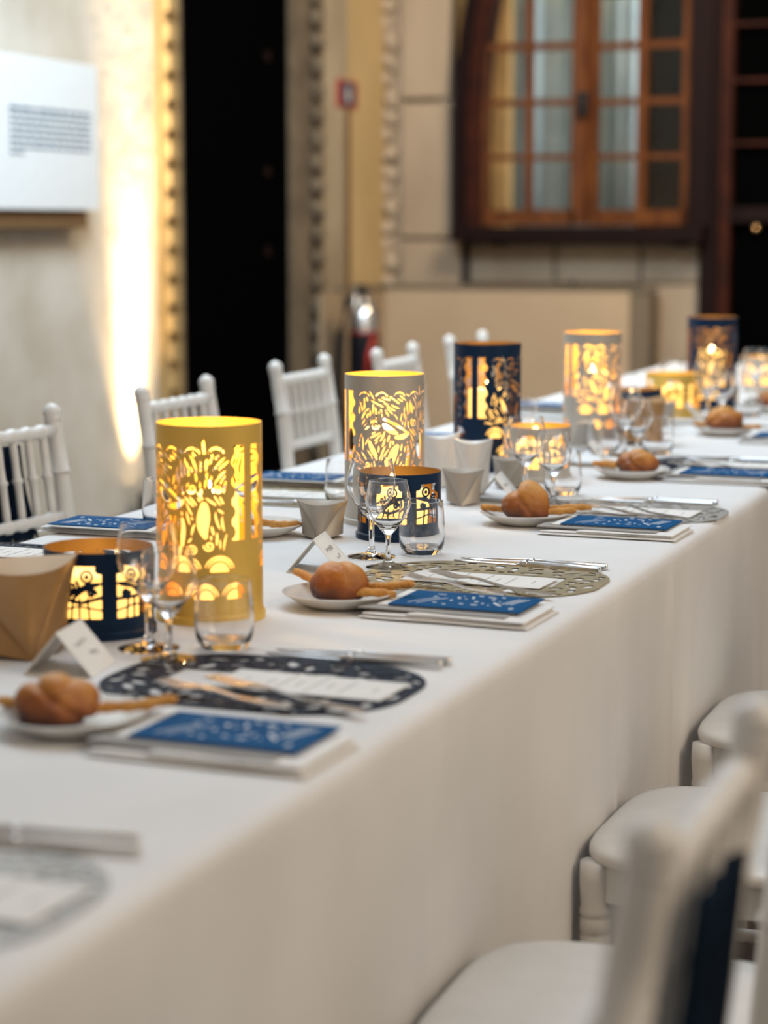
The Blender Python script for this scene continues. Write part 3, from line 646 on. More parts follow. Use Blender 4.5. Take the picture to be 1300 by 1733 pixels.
# ------------------------------------------------------------------ chairs
def bamboo(n, r, rr=1.35, w_=0.012, ends=True):   # bamboo-turned profile
    P = [(0, r)]
    for i in range(1, n):
        t = i / n; P += [(t - w_ * 2.2, r), (t - w_, r * rr), (t + w_, r * rr), (t + w_ * 2.2, r)]
    P.append((1, r)); return P
def make_chair_meshes():
    d = {}
    # seat: rounded square, softly domed
    mb = MB(); N = 48
    def sq(t, sx, sy, e=4.2):
        c, s_ = math.cos(t), math.sin(t); k = (abs(c) ** e + abs(s_) ** e) ** (-1 / e); return (c * k * sx, s_ * k * sy)
    lev = [(0.05, 0.4555), (0.5, 0.455), (0.90, 0.4535), (0.965, 0.4515), (0.99, 0.448), (1.0, 0.443), (0.998, 0.436), (0.985, 0.432), (0.93, 0.430), (0.02, 0.430)]
    vs = []; fs = []
    for k, z in lev:
        for i in range(N): x, y = sq(2 * math.pi * i / N, 0.195 * k, 0.205 * k); vs.append((x - 0.010, y, z))
    for l in range(len(lev) - 1):
        for i in range(N): j = (i + 1) % N; fs.append((l * N + i, l * N + j, (l + 1) * N + j, (l + 1) * N + i))
    fs.append(tuple(range(N))); fs.append(tuple((len(lev) - 1) * N + i for i in range(N)))
    mb.add(vs, fs, 0, True); d['seat'] = mb.mesh('seat', M_chair)
    mb = MB()
    for sx in (-1, 1): mb.box((-0.012 + sx * 0.165, 0, 0.407), (0.016, 0.30, 0.05)); mb.box((-0.01, sx * 0.17, 0.407), (0.30, 0.016, 0.05))
    d['apron'] = mb.mesh('apron', M_chair)
    for nm, s in (('L', 1), ('R', -1)):
        mb = MB(); y = 0.17 * s
        pts = [(-0.195, y, 0.0), (-0.185, y, 0.42), (-0.200, y, 0.62), (-0.218, y, 0.78), (-0.235, y, 0.886)]
        for i in range(4):
            mb.turned(pts[i], pts[i + 1], [(0, 0.0165), (0.03, 0.0205), (0.05, 0.0205), (0.08, 0.0165), (0.55, 0.0172), (0.95, 0.0165), (1, 0.0165)], 14)
        q = Vector(pts[-1]); dirv = (q - Vector(pts[-2])).normalized()
        mb.turned(q, q + dirv * 0.036, [(0, 0.0175), (0.1, 0.019), (0.2, 0.016), (0.4, 0.0190), (0.65, 0.0178), (0.85, 0.012), (1, 0.003)], 14)
        d['post' + nm] = mb.mesh('back_post', M_chair)
        mb = MB(); mb.turned((0.158, 0.166 * s, 0.4345), (0.155, 0.166 * s, 0.0), [(0, 0.0205), (0.06, 0.0218), (0.14, 0.0195), (0.15, 0.0212), (0.165, 0.0212), (0.172, 0.0180), (0.18, 0.0208), (0.22, 0.0210), (0.225, 0.0178), (0.235, 0.0206), (0.30, 0.0205), (0.305, 0.0175), (0.315, 0.0200), (0.45, 0.0195), (0.455, 0.0175), (0.47, 0.0175), (0.48, 0.0195), (0.7, 0.018), (0.71, 0.021), (0.73, 0.021), (0.74, 0.017), (1, 0.013)], 16)
        d['leg' + nm] = mb.mesh('front_leg', M_chair)
    d['crest'] = MB().turned((-0.230, -0.165, 0.867), (-0.230, 0.165, 0.867), bamboo(7, 0.0125, 1.25, 0.014), 12).mesh('crest_rail', M_chair)
    d['rail1'] = MB().turned((-0.208, -0.165, 0.695), (-0.208, 0.165, 0.695), bamboo(7, 0.011, 1.3, 0.014), 12).mesh('back_rail', M_chair)
    d['rail2'] = MB().turned((-0.196, -0.165, 0.585), (-0.196, 0.165, 0.585), bamboo(7, 0.011, 1.3, 0.014), 12).mesh('back_rail', M_chair)
    d['spindle'] = MB().turned((-0.2085, 0, 0.700), (-0.2285, 0, 0.860), [(0, 0.0075), (0.12, 0.0085), (0.3, 0.008), (0.46, 0.0085), (0.485, 0.0115), (0.515, 0.0115), (0.54, 0.0085), (0.7, 0.008), (0.88, 0.0085), (1, 0.0075)], 10).mesh('spindle', M_chair)
    for nm, a, b in (('s1', (0.155, -0.165, 0.26), (0.155, 0.165, 0.26)), ('s2', (-0.19, -0.165, 0.20), (-0.19, 0.165, 0.20)), ('s3', (-0.19, 0.169, 0.24), (0.155, 0.168, 0.24)), ('s4', (-0.19, -0.169, 0.24), (0.155, -0.168, 0.24))):
        d[nm] = MB().turned(a, b, bamboo(4, 0.010, 1.5, 0.016), 10).mesh('stretcher', M_chair)
    return d
CM = make_chair_meshes()
def chair(x, y, rot, label, group):
    t = empty('banquet_chair', (x, y, 0), rot, label, 'chair', group)
    link('seat', CM['seat'], t); link('apron', CM['apron'], t)
    for k in 'LR': link('back_post', CM['post' + k], t); link('front_leg', CM['leg' + k], t)
    link('crest_rail', CM['crest'], t); link('back_rail', CM['rail1'], t); link('back_rail', CM['rail2'], t)
    for i in range(6): link('spindle', CM['spindle'], t, (0, -0.1225 + i * 0.049, 0))
    for k in ('s1', 's2', 's3', 's4'): link('stretcher', CM[k], t)
    return t
def finpos(px0, py0, px1, py1, zf=0.916):    # both finials of a back -> centre and turn
    a, b = T(px0, py0, zf), T(px1, py1, zf); m = (a + b) / 2; d = b - a; return m, math.atan2(d.y, d.x)
GF, GN = 'white chairs along the far side of the table', 'white chairs along the near side of the table'
far = [((-62, 707), (68, 690), 'white chair at left edge with a fringed navy cloth on its back'),
       ((240, 656), (355, 638), 'white chair behind the tall gold lantern, before the lit wall'),
       ((472, 614), (550, 602), 'white chair in front of the black doorway, left of tall silver lantern'),
       ((634, 594), (708, 581), 'white chair behind the tall silver lantern, below the fire extinguisher'),
       ((765, 570), (818, 562), 'white chair farthest away, behind the tall navy lantern')]
for (a, b, lab) in far:
    m, ang = finpos(*a, *b); r_ = ang - math.pi / 2
    r_ = max(-0.25, min(0.25, r_))
    off = Matrix.Rotation(r_, 3, 'Z') @ Vector((-0.238, 0, 0)); chair(m.x - off.x - 0.006, m.y - off.y, r_, lab, GF)
    if a[0] == -62: CH_A = (m.x - off.x - 0.006, m.y - off.y, r_)
chair(-0.517, 1.385, math.pi, 'white chair blurred in the near right corner with a navy cloth on its back', GN)
chair(-0.523, 2.08, math.pi + 0.02, 'white chair whose bare seat shows at the bottom of the photo', GN)
chair(-0.523, 2.80, math.pi - 0.02, 'white chair pushed in second along the near side, seat and front leg showing', GN)
chair(-0.523, 3.49, math.pi, 'white chair pushed in farthest along the near side at the right edge', GN)
# navy cloths on two chair backs
def back_cloth(x, y, rot, w0, w1, z0, z1, xoff, label, fringe, y_c=0.0, narrow=0.0):
    mb = MB(); n, m = 40, 26; vs = []; fs = []; rnd = random.Random(3)
    for i in range(n + 1):
        jag = rnd.uniform(0, 0.012) if fringe else 0
        for j in range(m + 1):
            v = j / m; z = z1 - (z1 - z0 + jag) * v; hw = (w0 + (w1 - w0) * v) / 2
            u = (i / n - 0.5) * 2; yy = y_c + u * hw
            xx = xoff - 0.115 * (z - 0.70) + 0.004 * math.sin(u * 9 + v * 5)
            vs.append((xx, yy, z))
    for i in range(n):
        for j in range(m): fs.append((i * (m + 1) + j, (i + 1) * (m + 1) + j, (i + 1) * (m + 1) + j + 1, i * (m + 1) + j + 1))
    mb.add(vs, fs, 0, True)
    t = empty('chair_cloth', (x, y, 0), rot, label, 'cloth')
    o = mb.obj('fabric', M_navycloth, t); s = o.modifiers.new('t', 'SOLIDIFY'); s.thickness = 0.006
    if fringe:
        fm = MB()
        for i in range(90):
            yy = y_c + (i / 89 - 0.5) * w1; fm.tube([(xoff + 0.003, yy, z0 + 0.006), (xoff + 0.002, yy + rnd.uniform(-0.004, 0.004), z0 - rnd.uniform(0.008, 0.02))], [0.0022, 0.0010], 4)
        f = fm.obj('fringe', M_navycloth, t); tag(f, kind='stuff')
    return t
back_cloth(CH_A[0], CH_A[1], CH_A[2], 0.15, 0.20, 0.668, 0.845, -0.240, 'navy fringed cloth hung behind the back of the leftmost chair', True, y_c=0.0)
back_cloth(-0.517, 1.385, math.pi, 0.12, 0.22, 0.40, 0.845, -0.240, 'dark navy cloth hung on the blurred near chair back', False, y_c=0.03)

# ------------------------------------------------------------------ tableware
def lathe_glass(prof, name): return MB().lathe(prof, 48).mesh(name, [M_glass], 32)
def wine(h, r):   # base, stem, bowl, all one closed profile
    b = h * 0.42
    o = [(0.0005, 0), (r * 0.95, 0.0), (r * 0.97, 0.0012), (r * 0.6, 0.004), (0.010, 0.0065), (0.0055, 0.012), (0.0042, 0.02), (0.0042, b - 0.012), (0.0055, b - 0.005), (0.012, b + 0.002)]
    for t in (0.12, 0.25, 0.4, 0.55, 0.7, 0.85, 1.0):
        rr = r * (math.sin(min(1, t * 1.55 + 0.10) * math.pi / 2) ** 0.85) * (1 - 0.17 * max(0, (t - 0.55) / 0.45) ** 1.4); o.append((rr, b + t * (h - b)))
    i = [(rr - 0.0009, z) for rr, z in o[:9:-1]]
    i[0] = (i[0][0], i[0][1]); o.append((o[-1][0] - 0.00045, h + 0.0004)); i = i + [(0.008, b + 0.006), (0.0005, b + 0.0045)]
    return o + i
ME_wineA = lathe_glass(wine(0.153, 0.0385), 'wine_glass'); ME_wineB = lathe_glass(wine(0.132, 0.0345), 'wine_glass')
ME_tumb = lathe_glass([(0.0005, 0), (0.026, 0), (0.030, 0.002), (0.0352, 0.016), (0.0365, 0.032), (0.0355, 0.055), (0.033, 0.084), (0.0325, 0.0844), (0.0320, 0.084), (0.0345, 0.055), (0.0354, 0.032), (0.0338, 0.018), (0.028, 0.010), (0.0005, 0.009)], 'tumbler')
def glass(me, name, px, py, label, group, s=1.0):
    o = link(name, me, None, T(px, py) + Vector((0, 0, 0.0008))); o.scale = (s, s, s); return tag(o, label, name.replace('_', ' '), group)
GW, GT = 'stemmed glasses on the table', 'water tumblers on the table'
for px, py, big, lab in ((252, 1098, 1, 'larger wine glass in front of the low navy lantern, left of tall gold lantern'),
                         (286, 1117, 0, 'smaller wine glass standing on the navy placemat, nearest stemmed glass'),
                         (629, 943, 1, 'larger wine glass in front of the second low navy lantern'),
                         (657, 961, 0, 'smaller wine glass on the gold placemat beside a tumbler'),
                         (889, 842, 1, 'larger wine glass rising behind the domed roll, before the low silver lantern'),
                         (936, 852, 0, 'smaller wine glass right of the domed roll before the low silver lantern'),
                         (1057, 772, 1, 'larger wine glass before the farther bronze box'),
                         (1078, 779, 0, 'smaller wine glass before the farther bronze box'),
                         (1197, 712, 1, 'larger wine glass before the farthest tall navy lantern'),
                         (1220, 717, 0, 'smaller wine glass behind the fifth roll, before the far navy lantern'),
                         (1277, 680, 1, 'wine glass before the low lantern at the right edge')):
    glass(ME_wineA if big else ME_wineB, 'wine_glass', px, py, lab, GW)
for px, py, lab in ((380, 1098, 'tumbler in front of the tall gold lantern'), (714, 938, 'tumbler in front of the second low navy lantern'),
                    (952, 838, 'tumbler behind the smaller wine glass, right of the low silver lantern'), (1113, 769, 'tumbler before the farther bronze box, right of its wine glasses'),
                    (1266, 706, 'tumbler right of the farthest tall navy lantern'), (277, 893, 'tumbler on the far side, left of the tall gold lantern'),
                    (583, 856, 'tumbler on the far side, left of the tall silver lantern'), (1138, 656, 'tumbler on the far side behind the low gold lantern'),
                    (1058, 683, 'tumbler on the far side behind the farther low navy lantern'), (1022, 768, 'tumbler in front of the farther tall silver lantern'), (884, 735, 'tumbler on the far side, just right of the tall navy lantern')):
    glass(ME_tumb, 'tumbler', px, py, lab, GT)
# plates, rolls, breadsticks
ME_plate = MB().lathe([(0.0005, 0.002), (0.040, 0.002), (0.043, 0.0), (0.046, 0.002), (0.062, 0.009), (0.0765, 0.0185), (0.078, 0.0195), (0.0768, 0.0205), (0.060, 0.0125), (0.044, 0.0062), (0.0005, 0.006)], 56).mesh('side_plate', [M_china])
def roll_mesh(kind, seed):
    bm = bmesh.new(); bmesh.ops.create_icosphere(bm, subdivisions=5, radius=1)
    for v in bm.verts:
        p = v.co.copy(); n1 = noise.noise(p * 1.3 + Vector((seed, 0, 0))); n2 = noise.noise(p * 4 + Vector((0, seed, 0)))
        if kind == 'round': s = Vector((0.036, 0.036, 0.030)); k = 1 + 0.10 * n1 + 0.02 * n2; cre = 0.10 * math.exp(-((p.x * 0.5 + p.y * 0.3 - 0.05) * 9) ** 2) * (p.z > 0)
        elif kind == 'peak':
            s = Vector((0.040, 0.034, 0.034)); k = 1 + 0.10 * n1 + 0.025 * n2 + 0.22 * max(0, p.z) ** 2 * (1 if p.x > -0.2 else 0.4); cre = 0.10 * math.exp(-((p.x + 0.6 * p.z - 0.15) * 7) ** 2)
        else:
            s = Vector((0.044, 0.033, 0.030)); k = 1 + 0.14 * n1 + 0.02 * n2; cre = 0.16 * math.exp(-((p.x * 0.8 + p.z * 0.7 - 0.2) * 7) ** 2) + 0.08 * math.exp(-((p.x - p.z + 0.5) * 8) ** 2)
        k -= cre; v.co = Vector((p.x * s.x * k, p.y * s.y * k, p.z * s.z * k))
        if kind == 'peak' and p.x < 0: v.co.z *= 1 - 0.45 * (-p.x)
        if v.co.z < -0.018: v.co.z = -0.018 + (v.co.z + 0.018) * 0.1
        v.co.z += 0.019
    for f in bm.faces: f.smooth = True
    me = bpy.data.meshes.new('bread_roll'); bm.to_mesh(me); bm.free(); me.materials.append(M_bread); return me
def stick_mesh(seed, L=0.13):
    rnd = random.Random(seed); pts = []; rs = []
    for i in range(14):
        t = i / 13; pts.append(((t - 0.5) * L, 0.002 * math.sin(t * 7 + seed), 0.0008 * math.sin(t * 9 + seed))); rs.append(0.0058 + 0.0008 * math.sin(i * 2.3 + seed) - (0.002 if i in (0, 13) else 0))
    return MB().tube(pts, rs, 10).mesh('breadstick', [M_stick])
STK = [stick_mesh(i, 0.095 + 0.006 * i) for i in range(3)]
ANG_X = 0.0
def breadplate(px, py, kind, seed, rrot, sticks, who, scale=1.0, roff=(0, 0)):
    p = T(px, py, TZ + 0.018); p.z = TZ + 0.0008
    tag(link('side_plate', ME_plate, None, p), 'white side plate ' + who, 'plate', 'white side plates')
    if kind:
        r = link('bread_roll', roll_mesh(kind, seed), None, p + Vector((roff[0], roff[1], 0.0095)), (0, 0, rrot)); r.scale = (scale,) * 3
        tag(r, {'round': 'round golden', 'peak': 'tall peaked brown', 'fold': 'folded golden-brown'}[kind] + ' bread roll on the plate ' + who, 'bread', 'bread rolls on the side plates')
    for k, (dx, dy, rz, dz, tilt, nm) in enumerate(sticks):
        s = link('breadstick', STK[k % 3], None, p + Vector((dx, dy, 0.0195 + dz)), (0, tilt, rz)); tag(s, nm + ' breadstick on the plate ' + who, 'breadstick', 'breadsticks on the side plates')
breadplate(125, 1207, 'fold', 1, 0.5, ((0.055, 0.02, 0.55, 0.006, -0.08, 'right-hand'), (-0.035, -0.01, -0.1, 0.004, 0.0, 'left-hand')), 'nearest the camera', 1.0, (-0.015, -0.01))
breadplate(574, 1003, 'round', 2, 0.3, ((0.055, 0.012, 0.15, 0.008, -0.08, 'upper right-hand'), (-0.045, 0.028, -0.5, 0.008, 0.1, 'left-hand'), (0.03, -0.012, 0.1, 0.002, 0.0, 'lower right-hand')), 'beside the gold placemat', 1.08)
breadplate(889, 869, 'peak', 3, 0.2, ((0.042, 0.0, 0.18, 0.004, -0.02, 'right-hand'), (-0.030, 0.002, 0.05, 0.004, 0.0, 'left-hand'), (0.055, 0.03, 0.35, 0.006, -0.03, 'rear')), 'in front of the tall navy lantern', 1.08)
breadplate(1069, 794, 'fold', 4, -0.3, ((-0.04, 0.01, -0.15, 0.004, 0.0, 'front'), (-0.02, 0.028, -0.1, 0.004, 0.0, 'rear')), 'in front of the farther bronze box', 1.0, (0.012, 0))
breadplate(1226, 724, 'fold', 7, 2.6, ((0.045, -0.005, 0.1, 0.003, 0.0, 'right-hand'), (-0.03, 0.012, -0.1, 0.003, 0, 'left-hand')), 'fifth along, before the far navy lantern', 1.22)
breadplate(1303, 686, 'round', 9, 0.0, (), 'cut by the right edge of the photo', 1.0)
breadplate(437, 887, None, 0, 0, ((0.03, 0.0, 0.0, 0.0, 0.0, 'lone'),), 'half hidden behind the tall gold lantern')

# cutlery
def knife_mesh():
    mb = MB(); out = []
    top = [(-0.118, 0.0), (-0.112, 0.0045), (-0.09, 0.0075), (-0.05, 0.0085), (-0.015, 0.0082), (-0.008, 0.005), (0.0, 0.0045), (0.012, 0.0058), (0.06, 0.0065), (0.108, 0.0082), (0.118, 0.0075), (0.1195, 0.004)]
    bot = [(x, -y * (0.55 if x < -0.012 else 1.0)) for x, y in top[1:]][::-1]
    poly = top + bot; n = len(poly); th = lambda x: 0.0009 if x < -0.012 else 0.0032
    vs = [(x, y, 0.0015 + 0.0 if x < -0.012 else 0.0) for x, y in poly] + [(x, y, 0.0015 + 0.0 + th(x) * 1.3) for x, y in poly] + [(x, y * 0.55, 0.0022 + th(x) * 2.0) for x, y in poly]
    fs = [tuple(range(n))[::-1], tuple(range(2 * n, 3 * n))]
    for l in range(2):
        for i in range(n): j = (i + 1) % n; fs.append((l * n + i, l * n + j, (l + 1) * n + j, (l + 1) * n + i))
    mb.add(vs, fs, 0, False); mb.turned((-0.006, 0, 0.004), (0.004, 0, 0.004), [(0, 0.004), (0.3, 0.0062), (0.7, 0.0062), (1, 0.0045)], 10); return mb.mesh('knife', [M_steel])
def fork_mesh():
    mb = MB(); Z = lambda x: 0.003 + 0.010 * max(0, (-x - 0.045) / 0.055) ** 1.5 - (0.004 * max(0, (-x - 0.085) / 0.02)) + 0.006 * math.exp(-((x + 0.03) / 0.03) ** 2)
    def strip(pts, w0, th=0.0016):
        vs = []; fs = []
        for (x, y), w_ in zip(pts, w0):
            for sy, sz in ((-1, 0), (1, 0), (1, 1), (-1, 1)): vs.append((x, y + sy * w_, Z(x) + sz * th))
        for i in range(len(pts) - 1):
            for k in range(4): k2 = (k + 1) % 4; fs.append((i * 4 + k, i * 4 + k2, i * 4 + 4 + k2, i * 4 + 4 + k))
        fs += [(3, 2, 1, 0), tuple(len(pts) * 4 - 4 + k for k in range(4))]; mb.add(vs, fs, 0, False)
    for k in range(4):
        y = (k - 1.5) * 0.0062; strip([(-0.103, y * 0.94), (-0.09, y), (-0.06, y)], [0.0008, 0.0014, 0.0018])
    strip([(-0.064, 0), (-0.055, 0), (-0.045, 0), (-0.035, 0), (-0.02, 0), (0.02, 0), (0.06, 0), (0.09, 0), (0.1, 0)], [0.0112, 0.0112, 0.0085, 0.004, 0.0032, 0.0038, 0.006, 0.0075, 0.005], 0.0022)
    return mb.mesh('fork', [M_steel])
ME_knife, ME_fork = knife_mesh(), fork_mesh()
def cutlery(me, name, p0, p1, half, label, group, z=0.0):     # from tip pixel to handle pixel
    a, b = T(*p0, TZ + z), T(*p1, TZ + z); m = (a + b) / 2; d = b - a
    o = link(name, me, None, (m.x, m.y, TZ + 0.0008 + z), (0, 0, math.atan2(d.y, d.x))); k = d.length / (2 * half); k = min(1.12, max(0.9, k)); o.scale = (k, 1, 1)
    return tag(o, label, name, group)
GK, GFo = 'table knives', 'table forks'
# placemats
def mat_field(W, H, seed, centre=True):
    rnd = random.Random(seed); F = Field(W, H, 0.002)
    cx, cy = W / 2, H / 2; r = H * 0.40
    dx = np.maximum(np.abs(F.U - cx) - (W / 2 - r - 0.003), 0); dy = np.maximum(np.abs(F.V - cy) - (H / 2 - r - 0.003), 0)
    dist = np.hypot(dx, dy) - r                     # < 0 inside the mat
    inner = np.minimum(0.115 - np.abs(F.U - cx), 0.040 - np.abs(F.V - cy))
    F.put(inner)
    n = 0
    for t in range(1600):
        x, y = rnd.uniform(0.01, W - 0.01), rnd.uniform(0.01, H - 0.01)
        L_ = rnd.uniform(0.010, 0.040); a = rnd.uniform(0, 6.28)
        f = F.stroke(curl(x, y, a, L_, rnd.uniform(-60, 60), rnd.uniform(-60, 60), 6), taper(rnd.uniform(0.0075, 0.0045) if t < 500 else rnd.uniform(0.0022, 0.0045)))
        if (dist[f > 0] > -0.006).any() or not (f > 0).any(): continue
        if F.trial(f, 0.0028): n += 1
    V, P = F.polys(np.maximum(F.g, dist)); return V, P
mv, mp_ = mat_field(0.365, 0.275, 5)
ME_mat = shell(mv, mp_, lambda u, v: (u - 0.1825, v - 0.1375, 0.0011), lambda u, v: (u - 0.1825, v - 0.1375, 0.0004), 'placemat', [M_matnavy, M_matnavy])
def card_field():
    rnd = random.Random(12); F = Field(0.18, 0.11, 0.001)
    def ok(f): return not ((f > 0) & ((F.U < 0.008) | (F.U > 0.172) | (F.V < 0.008) | (F.V > 0.102))).any()
    for k in range(3):
        F.trial(F.stroke(curl(0.020 + 0.006 * k, 0.02, 1.2, 0.06, -4, -10), 0.0011), 0.002)
        F.trial(F.stroke(curl(0.166 - 0.006 * k, 0.09, -2.0, 0.05, 4, 10), 0.0011), 0.002)
    for k in range(5): F.trial(F.stroke(curl(0.128, 0.055, math.radians(-50 + k * 24), 0.030, -10, 15), taper(0.0022)), 0.0004)
    n_ = 0
    for t in range(700):
        x, y = rnd.uniform(0.012, 0.168), rnd.uniform(0.012, 0.098)
        f = F.stroke(curl(x, y, rnd.uniform(0, 6.28), rnd.uniform(0.003, 0.018), rnd.uniform(-90, 90), rnd.uniform(-90, 90), 5), taper(rnd.uniform(0.0009, 0.0026)))
        if ok(f) and n_ < 20 and F.trial(f, 0.005): n_ += 1
    V, P = F.polys(-F.g); return V, P
cv, cp_ = card_field()
ME_print = shell(cv, cp_, lambda u, v: (u - 0.09, v - 0.055, 0.0018), lambda u, v: (u - 0.09, v - 0.055, 0.0014), 'printed_motif', [M_whiteink, M_whiteink])
def card_mesh():
    pts = []; W, H = 0.18, 0.11
    def run(a, b, n):
        a, b = Vector(a), Vector(b); nrm = Vector(((b - a).y, -(b - a).x)).normalized()
        for i in range(n): pts.append(tuple(a + (b - a) * i / n)); pts.append(tuple(a + (b - a) * (i + 0.5) / n + nrm * 0.0016))
    c = [(-W / 2, -H / 2), (W / 2, -H / 2), (W / 2, H / 2), (-W / 2, H / 2)]
    for i in range(4): run(c[i], c[(i + 1) % 4], 36 if i % 2 == 0 else 22)
    return MB().prism(pts, 0, 0.0016).mesh('card', [M_bluecard])
ME_card = card_mesh()
ME_cardback = MB().box((-0.012, 0.006, -0.0010), (0.19, 0.118, 0.0012)).mesh('cream_backing', [M_paper])
ME_env = MB().box((0, 0, 0.001), (0.205, 0.135, 0.002)).mesh('grey_envelope', [M_kraft])
def napkin_mesh(seed):
    mb = MB(); rnd = random.Random(seed)
    def slab(x0, x1, y0, y1, z0, z1, bulge):
        n, m = 26, 8; vs = []; fs = []
        for i in range(n + 1):
            u = i / n; x = x0 + (x1 - x0) * u
            for j in range(16):
                t = j / 16 * 2 * math.pi; c, s_ = math.cos(t), math.sin(t); e = 0.25
                yy = (y0 + y1) / 2 + (y1 - y0) / 2 * math.copysign(abs(c) ** e, c); zz_ = (z0 + z1) / 2 + (z1 - z0) / 2 * math.copysign(abs(s_) ** 0.7, s_)
                sc = min(1.0, 0.55 + 8 * min(u, 1 - u)); zz_ = z0 + (zz_ - z0) * sc; yy = (y0 + y1) / 2 + (yy - (y0 + y1) / 2) * (0.9 + 0.1 * sc); yy += 0.004 * noise.noise(Vector((x * 12, j * 0.3, seed))); zz_ += 0.0012 * noise.noise(Vector((x * 15, yy * 15, seed + 5))) * (1 if zz_ > z0 + 0.002 else 0)
                vs.append((x, yy, max(0.0002, zz_)))
        for i in range(n):
            for j in range(16): j2 = (j + 1) % 16; fs.append((i * 16 + j, i * 16 + j2, i * 16 + 16 + j2, i * 16 + 16 + j))
        fs += [tuple(range(16)), tuple(n * 16 + k for k in range(16))]; mb.add(vs, fs, 0, True)
    slab(-0.122, 0.112, -0.070, 0.075, 0.0002, 0.0045, 0); slab(-0.118, 0.104, -0.065, 0.073, 0.0041, 0.0080, 0); slab(-0.055, 0.108, -0.067, 0.07, 0.0076, 0.0105, 0)
    return mb.mesh('napkin', [M_napkin], 40)
NAP = [napkin_mesh(1), napkin_mesh(4)]
def menu_mesh():
    a = MB().box((0, 0, 0.0006), (0.21, 0.092, 0.0009)); return a.mesh('paper', [M_paper])
def menu_print():
    mb = MB(); rnd = random.Random(6)
    for i, x in enumerate((-0.075, -0.045, -0.028, -0.010, 0.010, 0.028, 0.048, 0.082)):
        wd = rnd.uniform(0.014, 0.06) if i not in (0, 7) else 0.02
        if i in (2, 4): wd = 0.075
        y = -wd / 2
        while y < wd / 2: l = min(rnd.uniform(0.003, 0.009), wd / 2 - y + 0.001); mb.box((x, y + l / 2, 0.00115), (0.0013, l, 0.0002)); y += l + 0.0018
    return mb.mesh('printed_lines', [M_greyink])
ME_menu, ME_mprint = menu_mesh(), menu_print()
def tent_mesh():
    h, L_, d = 0.050, 0.090, 0.042; t = 0.0009; mb = MB()
    for s in (-1, 1):
        vs = [(-L_ / 2, s * d, 0), (L_ / 2, s * d, 0), (L_ / 2, 0, h), (-L_ / 2, 0, h)]; vs += [(x, y - s * t * 1.2, z) for x, y, z in vs]
        mb.add(vs, [(0, 1, 2, 3), (7, 6, 5, 4), (0, 4, 5, 1), (1, 5, 6, 2), (2, 6, 7, 3), (3, 7, 4, 0)])
    return mb.mesh('folded_card', [M_paper])
def scrib_mesh(seed):
    rnd = random.Random(seed); mb = MB(); h, d = 0.050, 0.042
    for row, (u0, u1) in ((0.62, (-0.026, 0.018)), (0.36, (-0.004, 0.020))):
        u = u0; pts = []
        while u < u1:
            k = row + rnd.uniform(-0.06, 0.08); pts.append((u, -d * (1 - k) - 0.0006, h * k + 0.0004)); u += 0.0017
        for a in range(0, len(pts) - 4, 5): mb.tube(pts[a:a + 5], 0.0003, 4)
    return mb.mesh('handwriting', [M_pen])
ME_tent = tent_mesh(); SCR = [scrib_mesh(s) for s in range(3)]
def tent(px, py, rot, who, k=0):
    t = empty('place_card', T(px, py) + Vector((0, 0, 0.0008)), rot, 'folded white place card ' + who, 'place card', 'folded place cards')
    link('folded_card', ME_tent, t); tag(link('handwriting', SCR[k % 3], t), kind='stuff'); return t
def placemat(p, rot, m, colour, who):
    o = link('placemat', ME_mat, None, (p.x, p.y, TZ + 0.0008), (0, 0, rot)); setmat(o, 0, m); setmat(o, 1, m)
    return tag(o, colour + ' cut-work placemat ' + who, 'placemat', 'cut-work placemats')
def menu(p, rot, who):
    t = empty('menu_card', (p.x, p.y, TZ + 0.0032), rot, 'white printed menu card on the placemat ' + who, 'menu', 'menu cards on the placemats')
    link('paper', ME_menu, t); tag(link('printed_lines', ME_mprint, t), kind='stuff')
def bookset(p, rot, who, k, env=True, nrot=0.0):
    n = link('napkin', NAP[k % 2], None, (p.x, p.y - (0.020 if rot < 1 else -0.020), TZ + 0.0008), (0, 0, rot + nrot)); tag(n, 'white napkin under the blue card ' + who, 'napkin', 'folded napkins')
    if env: e = link('envelope', ME_env, None, (p.x - (0.022 if rot < 1 else -0.022), p.y - (0.008 if rot < 1 else -0.008), TZ + 0.0114), (0, 0, rot - 0.03)); tag(e, 'grey envelope under the blue card ' + who, 'envelope', 'grey envelopes')
    t = empty('blue_card', (p.x, p.y, TZ + 0.0152), rot, 'blue card with white motifs ' + who, 'card', 'blue patterned cards')
    link('card', ME_card, t); link('cream_backing', ME_cardback, t); tag(link('printed_motif', ME_print, t), kind='stuff')
# near side, one cover after another
S = [None,
     dict(c=2.13, m=M_matnavy, col='navy', who='before the tall gold lantern', card=(398, 1238), mat=(445, 1157), menu=(521, 1160), k=((465, 1104), (763, 1127)), f=((352, 1160), (625, 1215)), f2=((287, 1170), (480, 1202))),
     dict(c=2.86, m=M_matgold, col='antique gold', who='before the tall silver lantern', card=(790, 1018), mat=(818, 980), menu=(812, 981), k=((779, 948), (1027, 965)), f=((728, 978), (940, 1014)), f2=((693, 986), (850, 1010))),
     dict(c=3.62, m=M_matsilver, col='silver', who='before the tall navy lantern', card=(1052, 884), mat=(1060, 866), menu=(1080, 866), k=((1008, 845), (1215, 855)), f=((1000, 856), (1176, 885)), f2=((975, 862), (1120, 880))),
     dict(c=4.35, m=M_matnavy, col='dark blue', who='at the right edge', card=(1235, 799), mat=(1240, 788), menu=(1250, 787), k=((1165, 778), (1342, 782)), f=((1152, 787), (1300, 800)), f2=((1128, 789), (1290, 806)))]
